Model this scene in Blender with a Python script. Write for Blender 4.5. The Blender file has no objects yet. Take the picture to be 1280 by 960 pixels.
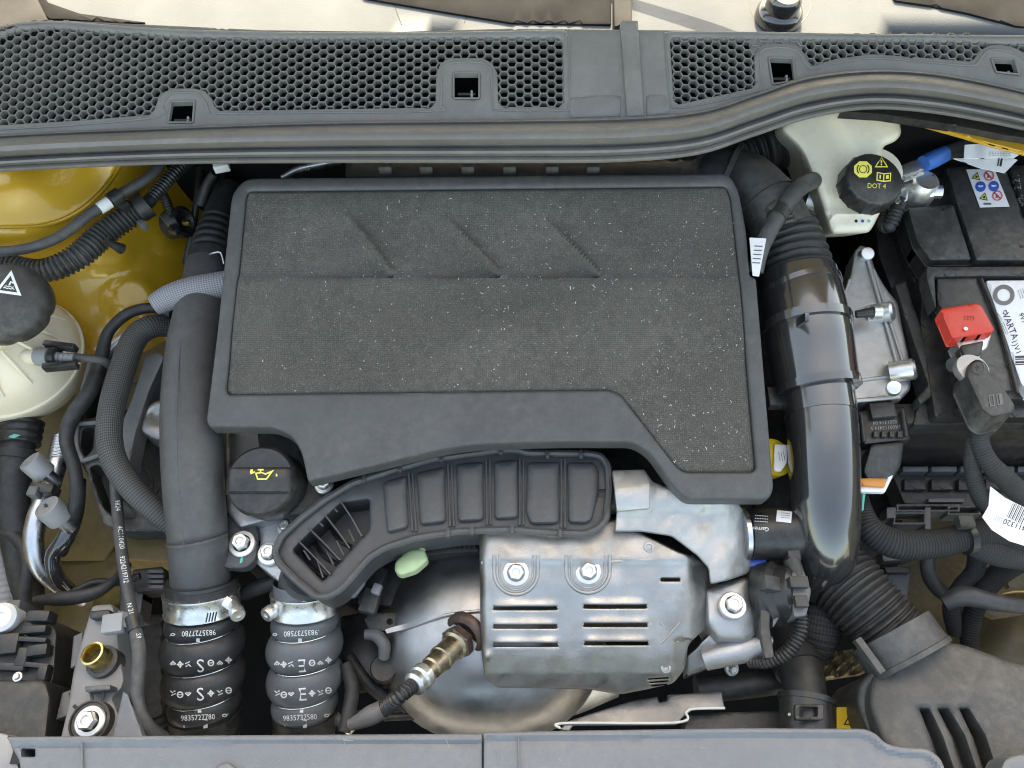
import bpy, bmesh, math, random
import numpy as np
from mathutils import Vector, Matrix
from mathutils.geometry import delaunay_2d_cdt
from mathutils.bvhtree import BVHTree
random.seed(7)
R_ = math.radians
scn = bpy.context.scene
COL = scn.collection

# ---------------------------------------------------------------- camera
PITCH = R_(60.0)                       # degrees below the horizon
CAM = Vector((0.0, -0.45, 1.63))
FPX = 967.0                            # focal length in pixels of the 1280 px wide photograph
cam_d = bpy.data.cameras.new('camera')
cam_d.sensor_width = 36.0
cam_d.lens = 36.0 * FPX / 1280.0
cam_d.clip_start = 0.02
cam_d.clip_end = 500
cam = bpy.data.objects.new('camera', cam_d)
COL.objects.link(cam)
cam.location = CAM
cam.rotation_euler = (math.pi / 2 - PITCH, 0, 0)
scn.camera = cam

# ---------------------------------------------------------------- sky and sun
SUN_EL, SUN_AZ = R_(44), R_(5)        # sun high behind the raised bonnet: the bay lies in open shade
w = bpy.data.worlds.new('World')
scn.world = w
w.use_nodes = True
nt = w.node_tree
bg = nt.nodes['Background']
sky = nt.nodes.new('ShaderNodeTexSky')
sky.sky_type = 'NISHITA'
sky.sun_disc = False
sky.sun_elevation = SUN_EL
sky.sun_rotation = SUN_AZ
sky.dust_density = 3.0
sky.air_density = 1.0
sky.ozone_density = 0.6
nt.links.new(sky.outputs[0], bg.inputs[0])
bg.inputs[1].default_value = 0.15
sd = bpy.data.lights.new('sun', 'SUN')
sd.energy = 2.0
sd.angle = R_(0.5)
sd.color = (1.0, 0.975, 0.94)
sun = bpy.data.objects.new('sun', sd)
COL.objects.link(sun)
to_sun = Vector((math.sin(SUN_AZ) * math.cos(SUN_EL), math.cos(SUN_AZ) * math.cos(SUN_EL), math.sin(SUN_EL)))
sun.rotation_euler = to_sun.to_track_quat('Z', 'Y').to_euler()
sun.location = (0, 3, 5)
scn.view_settings.view_transform = 'Standard'
scn.view_settings.look = 'None'
scn.view_settings.gamma = 1
scn.view_settings.use_curve_mapping = False
scn.view_settings.exposure = 2.5
scn.view_settings.use_white_balance = True
scn.view_settings.white_balance_temperature = 9000   # the photograph is balanced for open shade
scn.view_settings.white_balance_tint = 6
scn.render.engine = 'CYCLES'
scn.cycles.filter_width = 1.1

# ---------------------------------------------------------------- pixel <-> place helpers
ZB = 0.85                               # height of the front edge of the engine cover above ground
FW = Vector((0, math.cos(PITCH), -math.sin(PITCH)))
UP = Vector((0, math.sin(PITCH), math.cos(PITCH)))
RT = Vector((1, 0, 0))
def ray(x, y):
    return FW + RT * ((x - 640) / FPX) + UP * ((480 - y) / FPX)
def P(x, y, h):                         # point at height ZB + h seen at pixel x, y
    d = ray(x, y)
    return CAM + d * ((ZB + h - CAM.z) / d.z)
def S(x, y, h):                         # metres per pixel there
    d = ray(x, y)
    return ((ZB + h - CAM.z) / d.z) / FPX
def PLN(x, y, y0, z0, sl, d=0.0):       # point on the plane z = z0 + sl (Y - y0), lifted by d
    r = ray(x, y)
    t = (z0 + sl * (CAM.y - y0) - CAM.z) / (r.z - sl * r.y)
    p = CAM + r * t
    p.z += d
    return p

# ---------------------------------------------------------------- geometry containers
class G:
    def __init__(s): s.v = []; s.f = []; s.uv = None
    def add(s, o):
        n = len(s.v); s.v += o.v; s.f += [tuple(i + n for i in f) for f in o.f]
        if o.uv or s.uv:
            s.uv = (s.uv or [(0, 0)] * n) + (o.uv or [(0, 0)] * len(o.v))
        return s
WL = {}; GEO = {}
def obj(name, g, m, parent=None, ang=38, label=None):
    me = bpy.data.meshes.new(name)
    v = [Vector(p) for p in g.v]
    lo = Vector((min(p.x for p in v), min(p.y for p in v), min(p.z for p in v)))
    hi = Vector((max(p.x for p in v), max(p.y for p in v), max(p.z for p in v)))
    c = (lo + hi) / 2
    if parent is None: c.z = lo.z
    me.from_pydata([p - c for p in v], [], g.f)
    if g.uv:
        ul = me.uv_layers.new(name='UVMap')
        li = np.zeros(len(me.loops), dtype=np.int32); me.loops.foreach_get('vertex_index', li)
        ul.data.foreach_set('uv', np.array(g.uv, dtype=np.float32)[li].ravel())
    me.shade_smooth(); me.set_sharp_from_angle(angle=R_(ang))
    me.materials.append(m)
    me.validate()
    o = bpy.data.objects.new(name, me); COL.objects.link(o)
    o.location = c
    if parent is not None:
        o.parent = parent; o.location = c - WL[parent.name]
    if label: o['label'] = label
    WL[o.name] = c; GEO[o.name] = g
    return o
def tag(o, label, cat, group=None):
    o['label'] = label; o['category'] = cat
    if group: o['group'] = group
    return o
def T(name, label, cat, loc, group=None):
    o = bpy.data.objects.new(name, None); COL.objects.link(o)
    o.empty_display_size = 0.02
    o.location = loc; WL[o.name] = Vector(loc)
    return tag(o, label, cat, group)
def struct(o):
    o['kind'] = 'structure'; return o
def inst(name, me, m4, parent):         # a shared mesh placed by a matrix
    o = bpy.data.objects.new(name, me); COL.objects.link(o)
    o.parent = parent
    m = m4.copy(); m.translation = m4.translation - WL[parent.name]
    o.matrix_local = m
    WL[o.name] = m4.translation.copy()
    return o
def fix(g):                             # make the faces of a closed shape point outwards
    bm = bmesh.new()
    vs = [bm.verts.new(p) for p in g.v]
    for f in g.f:
        try: bm.faces.new([vs[i] for i in f])
        except ValueError: pass
    bmesh.ops.recalc_face_normals(bm, faces=bm.faces)
    bm.verts.index_update()
    g.f = [tuple(v.index for v in f.verts) for f in bm.faces]
    bm.free(); return g

# ---------------------------------------------------------------- polygons
def rp(pts, r, n=4):                    # round the corners of a polygon; r one radius or one per corner
    out = []; N = len(pts)
    for i in range(N):
        a = Vector(pts[i - 1][:2]); b = Vector(pts[i][:2]); c = Vector(pts[(i + 1) % N][:2])
        rr = r[i] if isinstance(r, (list, tuple)) else r
        u = a - b; v = c - b
        k = min(rr, u.length * .45, v.length * .45)
        if k < .3: out.append((b.x, b.y)); continue
        p = b + u.normalized() * k; q = b + v.normalized() * k
        for j in range(n + 1):
            t = j / n
            e = p * (1 - t) ** 2 + b * 2 * t * (1 - t) + q * t * t
            out.append((e.x, e.y))
    return out
def circ(x, y, r, n=24, ry=None, a0=0):
    ry = ry or r
    return [(x + r * math.cos(a0 + 2 * math.pi * i / n), y + ry * math.sin(a0 + 2 * math.pi * i / n)) for i in range(n)]
def rect(x0, y0, x1, y1, r=0):
    p = [(x0, y0), (x1, y0), (x1, y1), (x0, y1)]
    return rp(p, r) if r else p
def spl(pts, n=8):                      # open Catmull-Rom through 2-D or 3-D points
    p = [np.array(q, float) for q in pts]
    p = [2 * p[0] - p[1]] + p + [2 * p[-1] - p[-2]]
    out = []
    for i in range(1, len(p) - 2):
        for j in range(n):
            t = j / n
            out.append(tuple(.5 * ((2 * p[i]) + (-p[i - 1] + p[i + 1]) * t + (2 * p[i - 1] - 5 * p[i] + 4 * p[i + 1] - p[i + 2]) * t * t + (-p[i - 1] + 3 * p[i] - 3 * p[i + 1] + p[i + 2]) * t ** 3)))
    out.append(tuple(p[-2])); return out
def dens(pts, step):
    out = []
    for i in range(len(pts)):
        a = np.array(pts[i], float); b = np.array(pts[(i + 1) % len(pts)], float)
        n = max(1, int(math.ceil(np.linalg.norm(b - a) / step)))
        for j in range(n): out.append(a + (b - a) * j / n)
    return out
def inside(q, poly):
    q = np.asarray(q, float); x, y = q[:, 0], q[:, 1]; r = np.zeros(len(q), bool)
    P_ = np.asarray(poly, float); Q_ = np.roll(P_, -1, 0)
    for (ax, ay), (bx, by) in zip(P_, Q_):
        if ay == by: continue
        c = ((ay > y) != (by > y)) & (x < (bx - ax) * (y - ay) / (by - ay) + ax)
        r ^= c
    return r
def dist(q, poly):
    q = np.asarray(q, float); d = np.full(len(q), 1e9)
    P_ = np.asarray(poly, float); Q_ = np.roll(P_, -1, 0)
    for a, b in zip(P_, Q_):
        ab = b - a; L = (ab @ ab) or 1e-9
        t = np.clip(((q - a) @ ab) / L, 0, 1)
        d = np.minimum(d, np.linalg.norm(q - (a + t[:, None] * ab), axis=1))
    return d
def sheet(out, mp, depth=.003, holes=(), step=14, edge=0, dirn=(0, 0, -1), rim=None, closed=True):
    """plate: outline and holes in photograph pixels, mp(x, y, lift) -> point; edge = rounding in pixels"""
    loops = [dens(out, step)] + [dens(h, step) for h in holes]
    pts = []; edges = []
    for L in loops:
        n0 = len(pts); pts += [tuple(p) for p in L]
        edges += [(n0 + i, n0 + (i + 1) % len(L)) for i in range(len(L))]
    nb = len(pts)
    O = np.array(loops[0]); lo = O.min(0); hi = O.max(0)
    gx, gy = np.meshgrid(np.arange(lo[0] + step / 2, hi[0], step), np.arange(lo[1] + step / 2, hi[1], step))
    cand = np.stack([gx.ravel(), gy.ravel()], 1)
    ex = []
    if edge:
        for k in (.12, .4, 1.0):
            for L in loops:
                A = np.array(L); t = np.roll(A, -1, 0) - np.roll(A, 1, 0)
                n = np.stack([-t[:, 1], t[:, 0]], 1); n /= (np.linalg.norm(n, axis=1)[:, None] + 1e-9)
                for sg in (1, -1):
                    c = A + n * sg * edge * k
                    d = dist(c, out)
                    for h in holes: d = np.minimum(d, dist(c, h))
                    ok = d > edge * k * .93
                    ex.append(c[ok])
        ex = np.concatenate(ex) if ex else np.zeros((0, 2))
    def keep(c, m):
        if not len(c): return c
        ok = inside(c, out)
        for h in holes: ok &= ~inside(c, h)
        c = c[ok]
        if not len(c): return c
        d = dist(c, out)
        for h in holes: d = np.minimum(d, dist(c, h))
        return c[d > m]
    allp = list(pts)
    if edge:
        allp += [tuple(p) for p in keep(ex, edge * .1)]
        allp += [tuple(p) for p in keep(cand, edge * 1.15)]
    else: allp += [tuple(p) for p in keep(cand, step * .4)]
    res = delaunay_2d_cdt([Vector(p) for p in allp], edges, [], 0, 1e-4)
    V = np.array([(p.x, p.y) for p in res[0]]); F = [tuple(f) for f in res[2]]
    cen = np.array([V[list(f)].mean(0) for f in F])
    ok = inside(cen, out)
    for h in holes: ok &= ~inside(cen, h)
    F = [f for f, k in zip(F, ok) if k]
    if edge:
        d = dist(V, out)
        for h in holes: d = np.minimum(d, dist(V, h))
        q = np.clip(1 - d / edge, 0, 1)
        dz = -edge * .00095 * (1 - np.sqrt(np.maximum(0, 1 - q * q)))
    else: dz = np.zeros(len(V))
    g = G()
    top = [mp(V[i][0], V[i][1], dz[i]) for i in range(len(V))]
    if rim: top = [p + Vector((0, 0, rim(V[i][0], V[i][1]))) for i, p in enumerate(top)]
    g.v = top; n = len(top)
    # pixel y runs down: a pixel-space counter-clockwise triangle faces away, so orient each by the viewer
    FF = []
    for f in F:
        a, b, c = top[f[0]], top[f[1]], top[f[2]]
        nn = (b - a).cross(c - a)
        FF.append(f if nn.dot(CAM - a) > 0 else (f[0], f[2], f[1]))
    cnt = {}
    for f in FF:
        for i in range(3):
            e = (f[i], f[(i + 1) % 3]); cnt[e] = 1
    be = [e for e in cnt if (e[1], e[0]) not in cnt]
    g.f = list(FF)
    D = Vector(dirn).normalized() * depth
    if depth:
        if closed:
            g.v = top + [p + D for p in top]
            g.f += [(f[0] + n, f[2] + n, f[1] + n) for f in FF]
            g.f += [(b, a, a + n, b + n) for a, b in be]
        else:
            m = {}
            for a, b in be:
                for i in (a, b):
                    if i not in m: m[i] = len(g.v); g.v.append(top[i] + D)
                g.f.append((b, a, m[a], m[b]))
    return g
def hz(h):                              # map a pixel to a level surface, or to a height function
    if callable(h): return lambda x, y, d: P(x, y, h(x, y) + d)
    return lambda x, y, d: P(x, y, h + d)
def tps(ctrl):                          # smooth height function through (x, y, h) control points
    C = np.array(ctrl, float); X = C[:, :2] / 100; n = len(C)
    def U(r2): return r2 * np.log(r2 + 1e-9)
    A = np.zeros((n + 3, n + 3))
    A[:n, :n] = U(((X[:, None] - X[None]) ** 2).sum(2)) + np.eye(n) * 1e-4
    A[:n, n] = 1; A[:n, n + 1:] = X; A[n, :n] = 1; A[n + 1:, :n] = X.T
    w_ = np.linalg.solve(A, np.concatenate([C[:, 2], [0, 0, 0]]))
    def f(x, y):
        q = np.array((x, y)) / 100
        return float(U(((X - q) ** 2).sum(1)) @ w_[:n] + w_[n] + w_[n + 1:] @ q)
    return f

# ---------------------------------------------------------------- swept, turned and boxed shapes
TUB = {}
def tube(pts, r, seg=20, n=None, corr=None, caps=True, world=False, step=None, rf=None, flat=None):
    """pts (x, y, h) pixels+height, r pixels (scalar or list); corr=(pitch m, depth fraction, t0, t1)"""
    W = [Vector(p) for p in pts] if world else [P(*p) for p in pts]
    if not isinstance(r, (list, tuple)): r = [r] * len(W)
    Rm = list(r) if world else [k * S(*p) for k, p in zip(r, pts)]
    L = sum((b - a).length for a, b in zip(W, W[1:]))
    step = step or (corr[0] / 8 if corr else max(.004, L / 60))
    k = max(2, int(L / step / max(1, len(W) - 1)))
    if len(W) > 2:
        C = np.array(spl([tuple(p) + (q,) for p, q in zip(W, Rm)], k))
    else:
        C = np.array([tuple(W[0].lerp(W[1], j / k)) + (Rm[0] + (Rm[1] - Rm[0]) * j / k,) for j in range(k + 1)])
    X = C[:, :3]; rad = C[:, 3].copy()
    s = np.concatenate([[0], np.cumsum(np.linalg.norm(np.diff(X, axis=0), axis=1))]); tt = s / s[-1]
    if corr:
        pitch, amp, t0, t1 = corr
        m = (tt >= t0) & (tt <= t1)
        rad = rad * np.where(m, 1 - amp * (.5 - .5 * np.cos(2 * np.pi * s / pitch)) ** 1.6, 1)
    if rf: rad = rad * np.array([rf(t) for t in tt])
    tan = np.gradient(X, axis=0); tan /= np.linalg.norm(tan, axis=1)[:, None]
    u = Vector(tan[0]).orthogonal().normalized()
    c0 = (CAM - Vector(X[0])); c0 = c0 - Vector(tan[0]) * c0.dot(Vector(tan[0]))
    if c0.length > 1e-3: u = -c0.normalized()
    g = G(); g.uv = []
    for i in range(len(X)):
        t = Vector(tan[i]); u = (u - t * u.dot(t)).normalized(); v = t.cross(u)
        for j in range(seg + 1):
            a = 2 * math.pi * j / seg
            ca, sa = math.cos(a), math.sin(a)
            if flat: ca *= flat
            g.v.append(Vector(X[i]) + u * (rad[i] * ca) + v * (rad[i] * sa)); g.uv.append((j / seg, s[i]))
    q = seg + 1
    for i in range(len(X) - 1):
        for j in range(seg):
            a = i * q + j
            g.f.append((a, a + 1, a + q + 1, a + q))
    if caps:
        n0 = len(g.v); g.v += [Vector(X[0]), Vector(X[-1])]; g.uv += [(0, 0), (0, s[-1])]
        for j in range(seg):
            g.f.append((n0, j + 1, j)); b = (len(X) - 1) * q
            g.f.append((n0 + 1, b + j, b + j + 1))
    return g
def lathe(o, n, prof, seg=28, xdir=None, rfun=None):
    """prof [(radius, along axis)] in metres; rfun(angle) scales the radius"""
    o = Vector(o); n = Vector(n).normalized()
    u = Vector(xdir) if xdir else n.orthogonal(); u = (u - n * u.dot(n)).normalized(); v = n.cross(u)
    g = G()
    for r, z in prof:
        for j in range(seg):
            a = 2 * math.pi * j / seg; k = rfun(a, r, z) if rfun else 1
            g.v.append(o + n * z + (u * math.cos(a) + v * math.sin(a)) * (r * k))
    for i in range(len(prof) - 1):
        for j in range(seg):
            a = i * seg + j; b = i * seg + (j + 1) % seg
            g.f.append((a, b, b + seg, a + seg))
    if prof[0][0] > 1e-6: g.f.append(tuple(range(seg - 1, -1, -1)))
    if prof[-1][0] > 1e-6: b = (len(prof) - 1) * seg; g.f.append(tuple(range(b, b + seg)))
    return g
def rprof(r, h, e=.15, n=3):            # rounded disc profile
    e = min(e * r, h * .5)
    return [(r, 0)] + [(r - e + e * math.cos(a), h - e + e * math.sin(a)) for a in [math.pi / 2 * i / n for i in range(n + 1)]] + [(1e-7, h)]
def frame(o, n, x):
    n = Vector(n).normalized(); x = Vector(x); x = (x - n * x.dot(n)).normalized(); y = n.cross(x)
    m = Matrix((x, y, n)).transposed().to_4x4(); m.translation = o; return m
def box(c, sx, sy, sz, m3=None, bev=.12):
    """bevelled box centred on c, sizes in metres, optional rotation"""
    b = bev * min(sx, sy, sz)
    bm = bmesh.new(); bmesh.ops.create_cube(bm, size=1)
    for v in bm.verts: v.co = Vector((v.co.x * sx, v.co.y * sy, v.co.z * sz))
    if b: bmesh.ops.bevel(bm, geom=list(bm.edges), offset=b, segments=2, affect='EDGES', profile=.5)
    g = G(); bm.verts.index_update()
    g.v = [(m3 @ v.co if m3 else v.co) + Vector(c) for v in bm.verts]
    g.f = [tuple(v.index for v in f.verts) for f in bm.faces]
    bm.free(); return g
def rot(ax=0, ay=0, az=0):
    return Matrix.Rotation(R_(az), 3, 'Z') @ Matrix.Rotation(R_(ay), 3, 'Y') @ Matrix.Rotation(R_(ax), 3, 'X')

# ---------------------------------------------------------------- writing laid on surfaces
_gl = {}
def glyph(s):
    if s in _gl: return _gl[s]
    c = bpy.data.curves.new('txt', 'FONT'); c.body = s; c.resolution_u = 2; c.align_x = 'CENTER'; c.align_y = 'CENTER'
    o = bpy.data.objects.new('txt', c); COL.objects.link(o)
    bpy.context.view_layer.update()
    me = bpy.data.meshes.new_from_object(o.evaluated_get(bpy.context.evaluated_depsgraph_get()))
    v = [(p.co.x / .7, p.co.y / .7) for p in me.vertices]; f = [tuple(p.vertices) for p in me.polygons]
    bpy.data.objects.remove(o); bpy.data.curves.remove(c); bpy.data.meshes.remove(me)
    _gl[s] = (v, f); return _gl[s]
def poly2(*polys):                      # filled polygons in unit space, y up
    v = []; f = []
    for p in polys:
        n = len(v); v += [tuple(q) for q in p]; f.append(tuple(range(n, n + len(p))))
    return v, f
def quad2(nx=8, ny=3):
    return [(-1 + 2 * i / nx, -1 + 2 * j / ny) for j in range(ny + 1) for i in range(nx + 1)], [(j * (nx + 1) + i, j * (nx + 1) + i + 1, (j + 1) * (nx + 1) + i + 1, (j + 1) * (nx + 1) + i) for j in range(ny) for i in range(nx)]
def ring2(out, inn):
    n = len(out); return list(out) + list(inn), [(i, (i + 1) % n, n + (i + 1) % n, n + i) for i in range(n)]
def join2(*a):
    v = []; f = []
    for vv, ff in a:
        n = len(v); v += list(vv); f += [tuple(i + n for i in q) for q in ff]
    return v, f
_bv = {}
def bvh(o):
    if o.name not in _bv: _bv[o.name] = BVHTree.FromPolygons(GEO[o.name].v, GEO[o.name].f)
    return _bv[o.name]
def decal(name, shape, x, y, size, target, m, ang=0, sx=1.0, skew=0.0, lift=.0005, parent=None, flip=False, curve=0.0):
    """lay a flat print on the surface of target: shape in unit space, centred on pixel x, y, size pixels per unit"""
    v, f = glyph(shape) if isinstance(shape, str) else shape
    ca, sa = math.cos(R_(ang)), math.sin(R_(ang))
    g = G(); ok = []
    for (a, b) in v:
        a *= sx * size; b *= size
        if flip: a, b = -a, -b
        a += skew * b; b += curve * a * a
        px = x + a * ca + b * sa; py = y + a * sa - b * ca
        d = ray(px, py).normalized()
        loc, nn, i, t = bvh(target).ray_cast(CAM, d)
        if loc is None: ok.append(False); g.v.append(Vector((0, 0, 0))); continue
        if nn.dot(d) > 0: nn = -nn
        ok.append(True); g.v.append(loc + nn * lift)
    F = [q for q in f if all(ok[i] for i in q)]
    used = sorted({i for q in F for i in q}); mp_ = {i: k for k, i in enumerate(used)}
    g.v = [g.v[i] for i in used]; g.f = [tuple(mp_[i] for i in q) for q in F]
    if not g.f: return None
    for k, q in enumerate(g.f):
        a, b, c = g.v[q[0]], g.v[q[1]], g.v[q[2]]
        if (b - a).cross(c - a).dot(CAM - a) < 0: g.f[k] = tuple(reversed(q))
    return obj(name, g, m, parent or target)

# ---------------------------------------------------------------- materials
MT = {}
def mat(name, col, rough=.5, metal=0.0, bump=0.0, bs=400, var=.2, vs=18, dust=0.0, coat=0.0, spec=.5, rvar=.12, sss=0.0, trans=0.0, stain=None, lint=0.0, ext=None, ao=None):
    m = bpy.data.materials.new(name); m.use_nodes = True
    t = m.node_tree; N = t.nodes; L = t.links; b = N['Principled BSDF']
    def nd(k, **kw):
        n = N.new(k)
        for a, v in kw.items(): setattr(n, a, v)
        return n
    tc = nd('ShaderNodeTexCoord')
    def noise(sc, det=4, ro=.55):
        n = nd('ShaderNodeTexNoise'); n.inputs['Scale'].default_value = sc; n.inputs['Detail'].default_value = det; n.inputs['Roughness'].default_value = ro
        L.new(tc.outputs['Object'], n.inputs['Vector']); return n
    def mr(src, a, b_, c, d):
        n = nd('ShaderNodeMapRange'); n.inputs[1].default_value = a; n.inputs[2].default_value = b_; n.inputs[3].default_value = c; n.inputs[4].default_value = d
        L.new(src, n.inputs[0]); return n.outputs[0]
    def mix(fac, A, B, mode='MIX'):
        n = nd('ShaderNodeMix', data_type='RGBA', blend_type=mode)
        if isinstance(fac, float): n.inputs[0].default_value = fac
        else: L.new(fac, n.inputs[0])
        for s, q in ((6, A), (7, B)):
            if isinstance(q, tuple): n.inputs[s].default_value = q + (1,)
            else: L.new(q, n.inputs[s])
        return n.outputs[2]
    big = noise(vs)
    lo = tuple(c * (1 - var) for c in col); hi = tuple(min(1, c * (1 + var)) for c in col)
    c = mix(mr(big.outputs[0], .3, .7, 0, 1), lo, hi)
    if stain:                            # (colour, amount, scale)
        st = noise(stain[2], 6, .65)
        c = mix(mr(st.outputs[0], .62 - stain[1] * .3, .8 - stain[1] * .2, 0, .75), c, stain[0])
    if ext: c = ext(nd, L, tc, mix, mr, noise, c)
    if dust:
        d1 = noise(90, 8, .7); d2 = noise(7, 3)
        f = nd('ShaderNodeMath', operation='MULTIPLY'); L.new(mr(d1.outputs[0], .42, .75, 0, 1), f.inputs[0]); L.new(mr(d2.outputs[0], .35, .7, dust * .25, dust), f.inputs[1])
        c = mix(f.outputs[0], c, (.34, .31, .26))
    if lint:
        vo = nd('ShaderNodeTexVoronoi'); vo.inputs['Scale'].default_value = 260
        L.new(tc.outputs['Object'], vo.inputs['Vector'])
        n2 = noise(14, 3)
        q = nd('ShaderNodeMath', operation='MULTIPLY'); L.new(mr(vo.outputs['Distance'], .06, .16, 1, 0), q.inputs[0]); L.new(mr(n2.outputs[0], .42, .68, .08, lint), q.inputs[1])
        c = mix(q.outputs[0], c, (.5, .48, .43))
    L.new(c, b.inputs['Base Color'])
    rn = noise(vs * 2.3, 5)
    L.new(mr(rn.outputs[0], .3, .7, max(.03, rough - rvar), min(1, rough + rvar)), b.inputs['Roughness'])
    b.inputs['Metallic'].default_value = metal
    b.inputs['Specular IOR Level'].default_value = spec
    if coat: b.inputs['Coat Weight'].default_value = coat; b.inputs['Coat Roughness'].default_value = .08
    if sss:
        b.inputs['Subsurface Weight'].default_value = sss; b.inputs['Subsurface Radius'].default_value = (.02, .018, .012); b.inputs['Subsurface Scale'].default_value = .6
    if trans: b.inputs['Transmission Weight'].default_value = trans
    if bump:
        bn = noise(bs, 3); bp = nd('ShaderNodeBump'); bp.inputs['Strength'].default_value = bump; bp.inputs['Distance'].default_value = .001
        L.new(bn.outputs[0], bp.inputs['Height']); L.new(bp.outputs[0], b.inputs['Normal'])
    MT[name] = m
    return m
def braid(name, c1, c2, nu, pv, rough=.55, weave=True, bump=.6):
    """woven sleeve: nu strands round the hose, pv metres per repeat along it"""
    m = mat(name, c1, rough); t = m.node_tree; N = t.nodes; L = t.links; b = N['Principled BSDF']
    uv = N.new('ShaderNodeUVMap'); sp = N.new('ShaderNodeSeparateXYZ'); L.new(uv.outputs[0], sp.inputs[0])
    def mth(op, a, c=None):
        n = N.new('ShaderNodeMath'); n.operation = op
        for i, q in enumerate((a, c)):
            if q is None: continue
            if isinstance(q, (int, float)): n.inputs[i].default_value = q
            else: L.new(q, n.inputs[i])
        return n.outputs[0]
    u = mth('MULTIPLY', sp.outputs[0], nu * 2 * math.pi); v = mth('MULTIPLY', sp.outputs[1], 2 * math.pi / pv)
    if weave: a = mth('SINE', mth('ADD', u, v)); c = mth('SINE', mth('SUBTRACT', u, v)); h = mth('ADD', mth('MULTIPLY', mth('MULTIPLY', a, c), .5), .5)
    else: h = mth('ADD', mth('MULTIPLY', mth('SINE', v), .5), .5)
    mx = N.new('ShaderNodeMix'); mx.data_type = 'RGBA'; L.new(h, mx.inputs[0]); mx.inputs[6].default_value = c2 + (1,); mx.inputs[7].default_value = c1 + (1,)
    L.new(mx.outputs[2], b.inputs['Base Color'])
    bp = N.new('ShaderNodeBump'); bp.inputs['Strength'].default_value = bump; bp.inputs['Distance'].default_value = .001
    L.new(h, bp.inputs['Height']); L.new(bp.outputs[0], b.inputs['Normal'])
    return m
def weave(nd, L, tc, mix, mr, noise, c):      # fine knitted cloth of the engine cover
    sp = nd('ShaderNodeSeparateXYZ'); L.new(tc.outputs['Object'], sp.inputs[0])
    o = []
    for i, k in ((0, 2 * math.pi / .0022), (1, 2 * math.pi / .0022)):
        n = nd('ShaderNodeMath', operation='MULTIPLY'); n.inputs[1].default_value = k; L.new(sp.outputs[i], n.inputs[0])
        s = nd('ShaderNodeMath', operation='SINE'); L.new(n.outputs[0], s.inputs[0]); o.append(s.outputs[0])
    a = nd('ShaderNodeMath', operation='ADD'); L.new(o[0], a.inputs[0]); L.new(o[1], a.inputs[1])
    g = noise(700, 2)
    c = mix(mr(a.outputs[0], -2, 2, 0, .6), c, (.03, .03, .027))
    return mix(mr(g.outputs[0], .52, .72, 0, .7), c, (.20, .195, .175))
plastic = mat('black_plastic', (.02, .02, .02), .38, bump=.12, bs=900, dust=.18)
plastic2 = mat('worn_dark_grey_plastic', (.036, .036, .035), .44, bump=.4, bs=1000, dust=.28)
coverp = mat('cover_plastic', (.066, .066, .067), .44, bump=.5, bs=1000, dust=.16, var=.12)
cowlp = mat('cowl_plastic', (.17, .165, .155), .46, bump=.5, bs=1000, dust=.3, var=.12)
shelfp = mat('front_panel_plastic', (.135, .148, .166), .46, bump=.5, bs=900, dust=.24, var=.08)
boxp = mat('dusty_box_plastic', (.062, .062, .062), .48, bump=.4, bs=1000, dust=.4, var=.2)
greyp = mat('mid_grey_plastic', (.12, .12, .122), .5, bump=.15, bs=900, dust=.2)
ltgreyp = mat('light_grey_plastic', (.28, .28, .28), .45, bump=.1, dust=.2)
gloss = mat('glossy_black_plastic', (.026, .026, .027), .16, bump=.05, bs=600, dust=.05, rvar=.05, spec=.9, coat=1.0)
brkt = mat('bracket_grey_plastic', (.21, .21, .212), .5, bump=.15, bs=900, dust=.2)
rubber = mat('black_rubber', (.024, .024, .024), .55, bump=.2, bs=600, dust=.15)
rubberg = mat('grey_rubber', (.05, .051, .052), .5, bump=.2, bs=700, dust=.25)
sealr = mat('seal_rubber', (.15, .145, .138), .52, bump=.2, bs=900, dust=.3, var=.1)
siliS = mat('silicone_black', (.032, .032, .033), .42, bump=.15, bs=500, dust=.12)
siliE = mat('silicone_grey', (.11, .118, .128), .4, bump=.15, bs=500, dust=.14)
cloth = mat('cover_cloth', (.096, .089, .079), .92, bump=.9, bs=900, lint=.8, ext=weave, var=.2, vs=9, dust=.2, spec=.2)
paint = mat('gold_paint', (.62, .345, .024), .3, metal=.1, coat=.8, var=.06, vs=5, rvar=.05, dust=.05)
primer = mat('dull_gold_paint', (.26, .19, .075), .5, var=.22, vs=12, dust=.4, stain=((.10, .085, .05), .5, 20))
alu = mat('bare_aluminium', (.66, .66, .67), .34, metal=1, bump=.12, bs=300, var=.1, vs=30)
cast = mat('cast_aluminium', (.50, .50, .50), .48, metal=.9, bump=.5, bs=700, var=.08, vs=30, dust=.12, stain=((.30, .28, .25), .12, 25))
def soot(nd, L, tc, mix, mr, noise, c):      # brown heat staining on the flange of the shield nearest the engine
    sp = nd('ShaderNodeSeparateXYZ'); L.new(tc.outputs['Object'], sp.inputs[0]); n = noise(30, 5)
    a = nd('ShaderNodeMath', operation='MULTIPLY_ADD'); L.new(n.outputs[0], a.inputs[0]); a.inputs[1].default_value = .03; L.new(sp.outputs[1], a.inputs[2])
    return mix(mr(a.outputs[0], .055, .085, 0, .8), c, (.26, .235, .20))
shield = mat('heat_shield_steel', (.43, .42, .405), .45, ext=soot, metal=1, bump=.3, bs=600, var=.14, vs=22, dust=.12, stain=((.30, .265, .225), .45, 16))
foil = mat('crinkled_foil', (.44, .435, .425), .52, metal=.8, bump=.6, bs=140, var=.14, vs=25)
catm = mat('converter_steel', (.47, .465, .46), .44, metal=1, bump=.12, bs=200, var=.2, vs=12, stain=((.23, .22, .22), .5, 9))
brass = mat('heat_tinted_steel', (.50, .41, .29), .34, metal=1, bump=.1, var=.25, vs=40, stain=((.2, .13, .09), .4, 60))
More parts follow.
